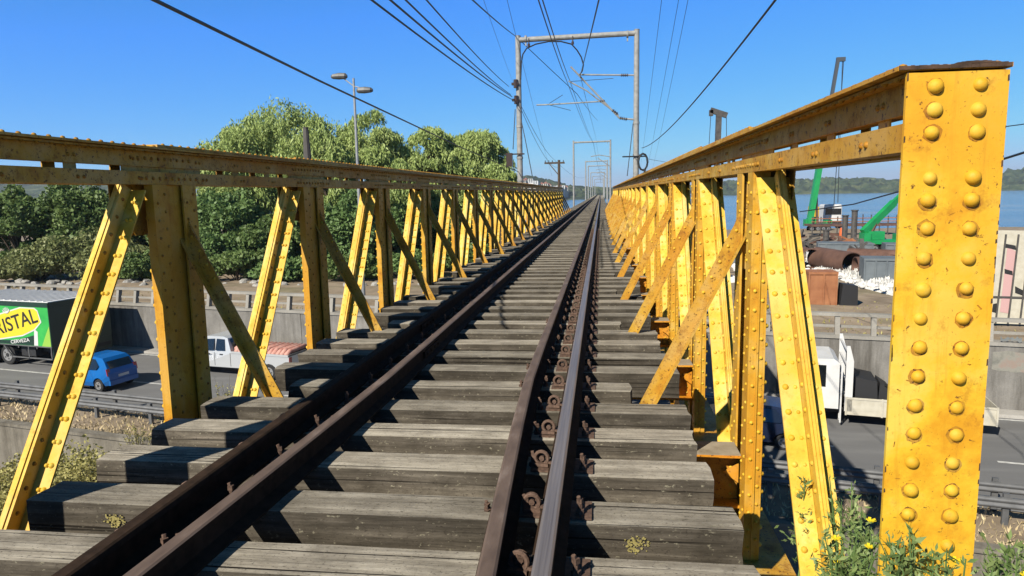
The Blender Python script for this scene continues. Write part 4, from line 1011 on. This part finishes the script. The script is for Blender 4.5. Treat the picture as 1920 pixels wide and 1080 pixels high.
# ------------------------------------------------------------------ construction yard beyond the wall on the right
def grd(px,py,z=-4.0): return at_Z(px,py,z)
p=grd(1541,572); t=thing('crate','orange timber crate with a centre batten, behind the right hand wall','crate',(p.x-.62,p.y,-4.02),rad(-3))
b=MB(); b.box((0,0,0),(1.24,1.1,1.5)); b.build('crate_body','crate',t)
b=MB()
for x in (-.02,.62,1.18): b.box((x,-.04,0),(x+.07,-.001,1.5))
b.box((-.02,-.045,1.44),(1.26,1.12,1.56)); b.bar((.66,-.03,1.3),(.95,-.03,.1),.05,.03); b.build('frame','crate',t)
p=grd(1590,573); b=MB(); b.prism([(p.x-.35,p.y,-4),(p.x+.42,p.y,-4),(p.x+.40,p.y,-3.1),(p.x-.25,p.y,-3.0)],(0,.6,0)); tag(b.build('bin','plastic'),'black sack like bin beside the orange crate','bin')
def pipe(pa,pb,r,label,z=-4.0):
    a=grd(*pa,z); c=grd(*pb,z); d=(c-a).normalized(); b=MB(); a.z=c.z=z+r; n=24
    e=d.orthogonal().normalized(); f_=d.cross(e); vs=[]
    for P0 in (a,c):
        for rr2 in (r,r*.93):
            for k in range(n): q=2*math.pi*k/n; vs.append(P0+(e*math.cos(q)+f_*math.sin(q))*rr2)
    fs=[]
    for k in range(n):
        k2=(k+1)%n
        fs+=[(k,2*n+k,2*n+k2,k2),(n+k,n+k2,3*n+k2,3*n+k),(k,k2,n+k2,n+k),(2*n+k,3*n+k,3*n+k2,2*n+k2)]
    b.add(vs,fs); o=b.build('steel_pipe','pipe',None,True); tag(o,label,'pipe','rusty pipes in the yard'); bm=bmesh.new(); bm.from_mesh(o.data); bmesh.ops.recalc_face_normals(bm,faces=bm.faces); bm.to_mesh(o.data); bm.free()
    m_=o.modifiers.new('e','EDGE_SPLIT'); m_.split_angle=rad(40)
pipe((1532,503),(1598,517),.72,'large rusty brown pipe lying open ended in front of the grey container')
pipe((1500,500),(1520,506),.70,'rusty pipe end showing left of the largest pipe')
pipe((1602,520),(1700,520),.62,'shorter rusty pipe with its open end toward the white rocks')
pipe((1590,494),(1700,500),.55,'thin rusty pipe lying behind the other pipes')
def cont(px,py,w,d,h,label,ry=0,z=-4.0):
    p=grd(px,py,z); t=thing('skip_container',label,'container',(p.x,p.y,z),ROT+ry,'grey containers in the yard'); b=MB()
    b.box((0,0,.05),(w,d,h)); b.build('container_body','container',t)
    b=MB(); k=0
    while k*.55<w: b.box((k*.55-.02,-.05,.05),(k*.55+.05,-.001,h)); k+=1
    b.box((-.03,-.06,h-.1),(w+.03,-.052,h+.02)); b.box((-.03,-.06,.0),(w+.03,-.052,.12)); b.build('stiffener','container',t)
cont(1619,533,2.6,2.0,1.42,'grey ribbed container just left of the big yellow end post')
cont(1534,478,4.0,2.2,.95,'low blue grey container behind the largest rusty pipe')
sp=[]
for i in range(205):
    f=rk.random(); px=1505+ (1705-1505)*f+rk.uniform(-18,18); py=495+50*f+rk.uniform(-17,17)
    p=grd(px,py); s=rk.uniform(.08,.21); sp.append((p.x,p.y,-3.95+rk.uniform(0,.2),s))
for i in range(14): p=grd(rk.uniform(1372,1396),rk.uniform(480,540)); sp.append((p.x,p.y,-4,rk.uniform(.2,.5)))
rockfield(sp,'rock','white quarry stone in the bank of stones below the rusty pipes','white stones in the yard')
b=MB(); vs_=[];r=random.Random(9); nx_,ny_=170,44
for j in range(ny_+1):
    for i in range(nx_+1):
        f=i/nx_; g_=j/ny_; p=grd(1512+185*f,492+46*f+(g_-.5)*44); e=min(1,min(f,1-f)*6)*math.sin(g_*math.pi)
        vs_.append((p.x+r.uniform(-.03,.03),p.y+r.uniform(-.05,.05),-4.06+e*(.38+r.random()**2*.30)))
b.add(vs_,[(j*(nx_+1)+i,(j+1)*(nx_+1)+i,(j+1)*(nx_+1)+i+1,j*(nx_+1)+i+1) for j in range(ny_) for i in range(nx_)])
tag(b.build('rubble','rock'),'bank of crushed white stone below the rusty pipes','rubble',None,'stuff')
# cranes
def crane(label,base,tip,joint,bodyc,s,z,back=False,cs=None):
    cs=cs or s
    t=thing('mobile_crane',label,'crane',(base.x,base.y,z)); o=V((base.x,base.y,z))
    T=tip-o; J=joint-o
    b=MB(); b.bar(J,J.lerp(T,.47),.55*s,.75*s); b.build('boom','cranegreen',t)
    b=MB(); b.bar(J.lerp(T,.45),J.lerp(T,.76),.42*s,.55*s); b.bar(J.lerp(T,.74),T,.32*s,.42*s); q=T; b.box(q+V((-.15*s,-.2*s,-.1)),q+V((.75*s,.2*s,.35*s))); b.build('boom_extension','craneboom' if not back else 'cranegreen',t)
    b=MB(); b.bar(J+V((.9*s,0,-.2*s)),J.lerp(T,.25),.22*s,.22*s); b.build('lift_ram','pipe',t)
    b=MB(); b.box((-.9*cs,-1.1*cs,1.2*cs),(3.6*cs,1.1*cs,1.75*cs)); b.box((2.6*cs,-1.1*cs,1.75*cs),(3.9*cs,1.1*cs,2.5*cs)); b.box((-1.8*cs,-1.0*cs,1.2*cs),(-.9*cs,1.0*cs,2.7*cs)); b.build('carrier','cranegreen',t)
    b=MB(); b.box((-1.2*cs,-.8*cs,1.78*cs),(.9*cs,.8*cs,2.9*cs)); b.build('slewing_house','cranegreen',t)
    b=MB(); b.box((2.9*cs,-1.13*cs,1.85*cs),(3.7*cs,-1.101*cs,2.4*cs)); b.build('cab_window','glass',t)
    for x in (-.4,.9,2.1,3.2): wheel(t,x*cs,-.95*cs,.58*cs,.4*cs,-1); wheel(t,x*cs,.95*cs,.58*cs,.4*cs,1)
    return t
base=grd(1523,432,-4.6); yb_=base.y
tip=W(1571,114,yb_); jt=W(1517,422,yb_-.5)
t=crane('tall green mobile crane with its dark boom reaching high above the truss',base,tip,jt,None,1.25,-4.7,False,.62)
b=MB(); o=V((base.x,base.y,-4.7)); b.tube([tip-o+V((.6,0,0)),W(1571,380,yb_)-o],.05,5); b.tube([tip-o+V((.75,0,0)),W(1563,395,yb_)-o],.05,5); b.build('hoist_rope','black',t)
for k,px in enumerate((1562,1567,1575)):
    pass
base=grd(1640,473,-4.0); yb_=base.y; jt=W(1618,436,yb_); tip=W(1740,318,yb_+3)
crane('green mobile crane with a lowered boom rising to the right, by the river',base,tip,jt,None,.72,-4.0,True,.6)
p=grd(1561,428,-4.6)
t=thing('site_cabin','small white lorry cab facing the camera between the cranes','lorry',(p.x,p.y,-4.7)); b=MB(); b.box((-1.3,0,.8),(1.3,2.6,3.6)); o=b.build('cab','white',t); bevel(o,.25,2)
t.name='lorry'
b=MB(); b.box((-1.1,-.03,2.1),(1.1,0,3.0)); b.build('windscreen','glass',t); b=MB(); b.box((-1.2,-.1,.5),(1.2,0,1.2)); b.build('bumper','plastic',t)
for x in (-1,1): wheel(t,x,.6,.5,.35,x)
p=grd(1543,420,-4.6); t=thing('hopper','yellow machine hood beside the small white lorry','machine',(p.x,p.y,-4.6)); b=MB(); b.prism([(-2,0,1.2),(2,0,1.2),(1.8,0,2.7),(-1.9,0,2.9)],(0,2,0)); b.build('hood','yellowmachine',t); b=MB(); b.box((-1.8,.2,0),(1.8,1.8,1.18)); b.build('base','graysteel',t)
# scaffold platform with posts
a=grd(1520,440,-4.5); t=thing('work_platform','brown work platform with rails and posts in front of the white lorry','platform',(a.x,a.y,-4.6))
b=MB(); b.box((0,0,1.1),(11.5,3,1.35)); b.build('deck','pipe',t)
r=random.Random(4)
for k in range(12):
    x=.2+k; b=MB(); b.cyl((x,0.1,0),(x,.1,2.3+r.random()*.3),.07,6); b.build('post','graysteel',t)
b=MB(); b.cyl((0,.05,2.1),(11.5,.05,2.1),.05,6); b.cyl((0,.05,1.7),(11.5,.05,1.7),.05,6); b.build('handrail','crate',t)
for i,(px,py,h,lab) in enumerate(((1600,455,3.2,'dark steel pile standing right of the work platform'),(1583,452,2.6,'dark steel pile beside the orange drum'),(1548,462,1.5,'short dark pile in front of the work platform'))):
    p=grd(px,py,-4.2); b=MB(); b.cyl((p.x,p.y,-4.4),(p.x,p.y,-4.2+h),.28,10); b.cyl((p.x,p.y,-4.2+h),(p.x,p.y,-4.1+h),.36,10); tag(b.build('steel_pile','graysteel'),lab,'pile','steel piles')
p=grd(1580,450,-4.2); b=MB(); b.tube([(p.x,p.y,-4.3),(p.x,p.y,-3.5),(p.x,p.y,-2.9)],[.4,.4,.3],12); tag(b.build('drum','orangesafe'),'orange drum on the yard in front of the platform','drum')
# drag chain of dark clutter heaps on the yard
def heap(px,py,w,h,m,label,z=-4.0,seed=0):
    p=grd(px,py,z); r=random.Random(seed); b=MB()
    for k in range(16):
        a=V((r.uniform(-w/2,w/2),r.uniform(-1,1),r.uniform(0,h*.6))); d=V((r.uniform(-1,1),r.uniform(-.5,.5),r.uniform(-.25,.35))).normalized()*r.uniform(.5,1.4); b.bar(a,a+d,r.uniform(.08,.3),r.uniform(.08,.25))
    o=b.build('scrap_heap',m); o.location=(p.x,p.y,z); tag(o,label,'scrap','scrap on the yard')
heap(1495,470,3,1.3,'graysteel','dark scrap steel heaped left of the low blue grey container',seed=1)
heap(1660,470,3.4,1.0,'graysteel','dark scrap steel heaped beside the lower green crane',seed=2)
heap(1500,455,4,1.2,'graysteel','dark scrap steel at the foot of the tall green crane',seed=3)
heap(1615,462,3,1.0,'crate','brown scrap timber heaped behind the grey containers',seed=4)
heap(1530,455,5,1.4,'pipe','rusty scrap heaped below the work platform',seed=5)
heap(1640,490,4,1.1,'graysteel','dark scrap steel heaped between the pipes and the lower crane',seed=6)
heap(1585,470,4,1.0,'crate','brown scrap timber heaped in front of the dark piles',seed=7)
heap(1675,500,3,1.0,'pipe','rusty scrap heaped right behind the grey ribbed container',seed=8)
heap(1388,470,3,1.6,'white','white scrap panels heaped beyond the first right post',seed=9)
cont(1660,482,3.0,2.0,1.0,'long grey container below the lower green crane')
cont(1372,500,3.2,2.2,1.6,'grey container seen between the first two right posts')
# pile driver mast head
p=W(1348,212,70); t=thing('piling_mast','slim dark piling mast with a hooked head above the right truss','mast',(W(1342,262,70).x,70,-6))
b=MB(); x1=p.x-t.location.x; b.bar((0,0,0),(x1,0,p.z+6),.5,.5)
b.build('mast','graysteel',t); b=MB(); b.bar((x1-.8,0,p.z+6.3),(x1+.75,0,p.z+5.75),.4,.5); b.box((x1-.9,-.2,p.z+5.75),(x1-.55,.2,p.z+6.3)); b.build('mast_head','graysteel',t)
b=MB(); b.tube([(x1-.75,0,p.z+5.8),(x1-.9,0,p.z+2)],.03,5); b.tube([(x1+.7,0,p.z+5.7),(x1+.8,0,p.z+2)],.03,5); b.build('hoist_rope','black',t)
# painted boards at the right edge
p=grd(1868,606,-3.9); t=thing('board_fence','tall white board fence sprayed with graffiti at the right edge','fence',(p.x-.30,p.y,-3.9),ROT)
H=3.55
b=MB(); b.prism([(0,0,0),(6,0,0),(6,0,H-.1),(.06,0,H)],(0,.08,0)); b.build('boards','cream',t)
b=MB()
for x in (.34,.74,1.12,1.5,2.2,2.9,3.6): b.bar((x-.10,-.03,.0),(x+.02,-.03,H-.15),.05,.05)
b.box((0,-.05,1.0),(6,-.01,1.06)); b.build('batten','graysteel',t)
for pts in ([(.36,3.05),(.70,2.98),(.72,2.82),(.38,2.9)],[(.40,2.1),(.66,2.02),(.68,1.86),(.42,1.92)],[(.78,1.45),(1.05,1.3),(1.06,1.1),(.80,1.2)],[(.12,.75),(.3,.8),(.28,.4),(.10,.45)],[(1.15,2.6),(1.4,2.9),(1.42,2.2),(1.2,2.0)]): b=MB(); b.prism([(x,-.012,z) for x,z in pts],(0,-.004,0)); b.build('graffiti','ink',t)
b=MB(); b.prism([(x,-.008,z) for x,z in [(.36,.45),(.66,.40),(.74,2.75),(.44,2.95)]],(0,-.003,0)); b.build('graffiti','pinkspray',t)
# mural patches on the retaining wall at the right edge
b=MB(); o=uv(0,VW-.001,0)
def wallpatch(px0,py0,px1,py1,m,k,label):
    def hit(px,py):
        d=ray(px,py); q=EYE; tt=(26.6*1-.0+MS*(q.x)-q.y)/(d.y-MS*d.x); return q+d*tt
    a,c=hit(px0,py0),hit(px1,py1)
    zs_=sorted((a.z,c.z)); 
    b=MB(); p0=V((a.x,a.y,0))-VH*(.004+k*.002); p1=V((c.x,c.y,0))-VH*(.004+k*.002)
    r=random.Random(k+int(px0)); n=9
    pts=[p0.lerp(p1,i/n)+V((0,0,zs_[0]+r.uniform(0,.12))) for i in range(n+1)]+[p0.lerp(p1,1-i/n)+V((0,0,zs_[1]-r.uniform(0,.12))) for i in range(n+1)]
    b.prism(pts,-VH*.002); tag(b.build('wall_graffiti',m),label,'graffiti','faded graffiti on the wall')
M['muralgrey']=noisy('mural_grey',[(.3,(.16,.18,.19)),(.7,(.27,.28,.27))],3,.9,0,geo=True)
M['muralrust']=noisy('mural_rust',[(.3,(.26,.17,.13)),(.7,(.36,.28,.23))],3,.9,0,geo=True)
M['muralgreen']=noisy('mural_green',[(.35,(.19,.19,.165)),(.5,(.30,.29,.25)),(.62,(.33,.25,.21)),(.7,(.27,.28,.21))],2.2,.9,0,geo=True)
wallpatch(1862,655,1990,706,'muralgreen',0,'faded pale paint patch low on the wall at the right edge')
wallpatch(1876,629,1915,644,'muralgrey',7,'dark grey painted block high on the wall at the right edge')
# far hillside town
r=random.Random(12)
for i in range(60):
    x=r.uniform(-135,-42); y=r.uniform(900,960); hz=(24*math.exp(-((x+130)/70)**2)); h=r.uniform(2.5,6); w=r.uniform(3,7.5)
    b=MB(); z0=-1+hz*r.uniform(.25,1.0); b.box((x-w/2,y-6,-9),(x+w/2,y+6,z0+h)); 
    if i%3==0: b.mi(1).prism([(x-w/2-.3,y-6.2,z0+h),(x+w/2+.3,y-6.2,z0+h),(x,y-6.2,z0+h+2.5)],(0,12.4,0))
    b.mi(2)
    for k in range(2):
        for j in range(2): b.box((x-w*.3+j*w*.4,y-6.05,z0+h*.25+k*h*.35),(x-w*.3+j*w*.4+1.2,y-6.01,z0+h*.25+k*h*.35+1.6))
    tag(b.build('hillside_house',['white' if i%3 else 'cream','roofred','glass']),'tiny pale building on the far hillside beyond the end of the left truss','building','buildings on the far hillside')
# ------------------------------------------------------------------ near plants
def stems(name,label,base,n,hmin,hmax,spread,leaf,kind,seed,group,flowers=0,lean=(0,0),cat='shrub',density=60,lw=.022):
    t=thing(name,label,cat,base,0,group); g=np.random.default_rng(seed); b=MB(); pos=[];ax=[];tips=[]
    for k in range(n):
        a=g.uniform(0,6.283); s=g.uniform(.1,1)*spread; h=g.uniform(hmin,hmax); e=np.array([math.cos(a)*s+lean[0],math.sin(a)*s+lean[1],h])
        st=np.array([math.cos(a),math.sin(a),0])*s*.25
        P_=[st+(e-st)*f+np.array([0,0,.06*h])*math.sin(f*3.14)+g.normal(size=3)*.008 for f in np.linspace(0,1,6)]
        b.tube(P_,[.008,.007,.006,.005,.004,.002],5); tips.append(P_[-1])
        for q in range(density):
            f=g.uniform(.32,1)**.8; i=min(4,int(f*5)); p=P_[i]+(P_[i+1]-P_[i])*(f*5-i); d=g.normal(size=3); d/=np.linalg.norm(d); d[2]=abs(d[2])*.8+.25
            L=g.uniform(.012,.05)*(1.25-f*.5); pos.append(p+d*L); ax.append(d)
            if q%9==0 and f<.9:
                L2=g.uniform(.05,.14); b.tube([p,p+d*L2],[.003,.0015],4)
                for z in range(7): ff=g.uniform(.3,1.1); pos.append(p+d*L2*ff+g.normal(size=3)*.012); ax.append(d+g.normal(size=3)*.5)
    b.build('stem','bark' if kind!='broom' else 'midleaf',t)
    link('foliage',leaf_mesh('foliage',pos,lw*.45,kind,0,2.9,np.array(ax)),t)
    for k in range(flowers):
        c=tips[k%len(tips)]+g.normal(size=3)*.05-np.array([0,0,.05*(k//len(tips))]); b=MB()
        for q in range(5): a=q*1.257; d=V((math.cos(a),math.sin(a),.5)).normalized(); b.obox(V(c)-V((.005,.005,0)),d*.018,V((-d.y,d.x,0))*.011,V((0,0,.003)))
        b.build('flower','flower',t)
    return t
p=at_Y(1722,1075,2.12); stems('broom_shrub','leafy broom shrub growing up in front of the big yellow end post',(p.x+.03,2.1,-.60),32,.42,.90,.19,0,'broom',3,'broom shrubs at the bridge end',2)
p=at_Y(1580,1075,2.55); stems('broom_shrub','broom shrub with yellow flowers between the diagonal and the end post',(p.x+.05,2.62,-.66),11,.40,.74,.11,0,'broom',4,'broom shrubs at the bridge end',4)
p=at_Y(1860,1075,2.5); stems('broom_shrub','dark leafy broom shrub just right of the big yellow end post',(p.x+.06,2.5,-.60),12,.40,.74,.13,0,'broom',6,'broom shrubs at the bridge end',2)
p=at_Y(1615,985,3.0); stems('broom_shrub','sparse broom sprig behind the near edge of the end post',(p.x,3.1,-.9),7,.7,.95,.12,0,'broom',9,'broom shrubs at the bridge end',0)
p=at_Y(1500,985,3.4); stems('broom_shrub','tiny sprig poking past the left side of the right diagonal',(p.x+.02,3.45,-.8),3,.55,.72,.05,0,'broom',10,'broom shrubs at the bridge end',0)
for i,(px,py,y,h,w,k,lab) in enumerate(((140,890,15.2,3.1,3.0,'weed','pale olive bush in front of the low wall, between diagonal and sleepers'),(60,880,15.6,2.5,2.6,'weed','pale olive bush left of the first yellow diagonal'),(10,880,15.2,1.6,1.8,'weed','dark weedy bush at the far left edge'),(225,880,16.0,2.3,2.4,'dry','straw coloured dry bush right of the pale olive bush'),(265,850,15.9,1.6,1.6,'dry','straw coloured dry bush by the first left post'),(185,845,17.0,1.5,2.2,'dry','straw coloured scrub against the low wall, between the two dry bushes and the pale one'),(95,835,17.2,1.3,2.0,'weed','greenish scrub against the low wall behind the olive bush'),(290,825,17.3,1.4,1.8,'weed','greenish weeds against the low wall nearest the first left post'))):
    p=at_Y(px,py,y); shrub('bush',lab,p.x,y,-7.7,h,w,k,11000,130+i,'bushes below the low wall',.05,26,'bush')
# bleached branch and dry grass
p=at_Y(28,880,14.2); b=MB(); b.tube([(p.x-.7,14.2,-7.2),(p.x-.1,14.2,-6.7),(p.x+.35,14.2,-5.9)],[.09,.07,.03],7); b.tube([(p.x-.1,14.2,-6.7),(p.x-.3,14.2,-6.2)],[.05,.02],6); tag(b.build('dead_branch','concretepale'),'bleached dead branch leaning at the far left edge','branch')
g=np.random.default_rng(77)
def grass(name,label,n,fu,size,matname,asp):
    P_=[]
    for i in range(n):
        u,v,z=fu(); q=uv(u,v,z); P_.append((q.x,q.y,q.z+size*asp*.35))
    link_=link(name,leaf_mesh(name,P_,size,matname,0,asp,np.tile(np.array([0,0,1.0]),(n,1))*1.0)); tag(link_,label,'grass',None,'stuff')
grass('dry_grass','straw coloured dry grass along the strip beside the guard rail',7000,lambda:(g.uniform(-34,18),VM+.05+g.uniform(0,1)**1.6*2.2,-6.0),.035,'dry',4)
grass('dry_grass','dry grass and weeds at the foot of the low wall',9000,lambda:(g.uniform(-34,16),VM-.4-g.uniform(0,1)**1.5*5,-7.65),.045,'dry',5)
grass('bank_grass','patchy green and straw grass on the bank above the retaining wall',6000,lambda:(g.uniform(-48,30),VW+1.2+g.uniform(0,1)**1.2*9,-4.03),.035,'weed',3.2)
for i,(px,py,lab) in enumerate(((255,765,'wispy weed rising past the guard rail left of the first post'),(425,725,'wispy pale weed at the road edge below the silver pickup'))):
    p=at_Y(px,py,17.3 if i==0 else 20.6); t=stems('weed',lab,(p.x,p.y,-6.0),26,.5,1.15 if i==0 else 1.7,.55,0,'weed',40+i,'wispy weeds',0,(0,0),'weed',14,.05)
# ------------------------------------------------------------------ light
SD=V((.70,1.15,-1.0)).normalized()
sun=bpy.data.lights.new('sun','SUN'); sun.energy=5.0; sun.angle=rad(.5); sun.color=(1,.93,.80)
so=bpy.data.objects.new('sun',sun); COL.objects.link(so); so.rotation_euler=SD.to_track_quat('-Z','Y').to_euler(); so.location=(-20,-30,40)
w=bpy.data.worlds.new('World'); scene.world=w; w.use_nodes=True; nt=w.node_tree
sk=nt.nodes.new('ShaderNodeTexSky'); sk.sky_type='NISHITA'; sk.sun_disc=False; sk.sun_elevation=math.asin(-SD.z); sk.sun_rotation=math.atan2(-SD.x,-SD.y)
sk.altitude=0; sk.air_density=.7; sk.dust_density=0; sk.ozone_density=4.0
# grade the clear sky to the deep clean blue of the day
sep=nt.nodes.new('ShaderNodeSeparateColor'); cmb=nt.nodes.new('ShaderNodeCombineColor'); nt.links.new(sk.outputs[0],sep.inputs[0])
tc=nt.nodes.new('ShaderNodeTexCoord'); sx_=nt.nodes.new('ShaderNodeSeparateXYZ'); nt.links.new(tc.outputs['Generated'],sx_.inputs[0])
mr=nt.nodes.new('ShaderNodeMapRange'); mr.interpolation_type='SMOOTHSTEP'; nt.links.new(sx_.outputs['Z'],mr.inputs[0])
for k_,v_ in enumerate((.26,.70,1,.30)): mr.inputs[k_+1].default_value=v_
def mth(op,a,b_):
    m1=nt.nodes.new('ShaderNodeMath'); m1.operation=op; nt.links.new(a,m1.inputs[0]); m1.inputs[1].default_value=b_; return m1.outputs[0]
for k,(g_,a_,top) in enumerate(((1.10,.54,.52),(.66,.78,.66),(1.25,2.5,.98))):
    o_=mth('MINIMUM',mth('MULTIPLY',mth('POWER',mth('MULTIPLY',sep.outputs[k],.1),g_),a_),top)
    m9=nt.nodes.new('ShaderNodeMath'); m9.operation='MULTIPLY'; nt.links.new(mth('MULTIPLY',o_,10),m9.inputs[0]); nt.links.new(mr.outputs[0],m9.inputs[1]); nt.links.new(m9.outputs[0],cmb.inputs[k])
nt.links.new(cmb.outputs[0],nt.nodes['Background'].inputs[0]); nt.nodes['Background'].inputs[1].default_value=.0585
vs=scene.view_settings; vs.view_transform='Standard'; vs.look='None'; vs.exposure=.82; vs.gamma=1
scene.cycles.max_bounces=6; scene.cycles.diffuse_bounces=1; scene.cycles.transparent_max_bounces=6
hz=bpy.data.materials.new('haze_air'); hz.use_nodes=True; ht=hz.node_tree; ht.nodes.clear()
ho=ht.nodes.new('ShaderNodeOutputMaterial'); hv=ht.nodes.new('ShaderNodeVolumePrincipled'); hv.inputs['Color'].default_value=(.80,.90,1,1); hv.inputs['Density'].default_value=.00017; hv.inputs['Anisotropy'].default_value=.2
ht.links.new(hv.outputs[0],ho.inputs['Volume']); M['haze']=hz
b=MB(); b.box((-5000,-60,-12),(5000,6500,120)); tag(b.build('haze','haze'),None,None,None,'stuff')
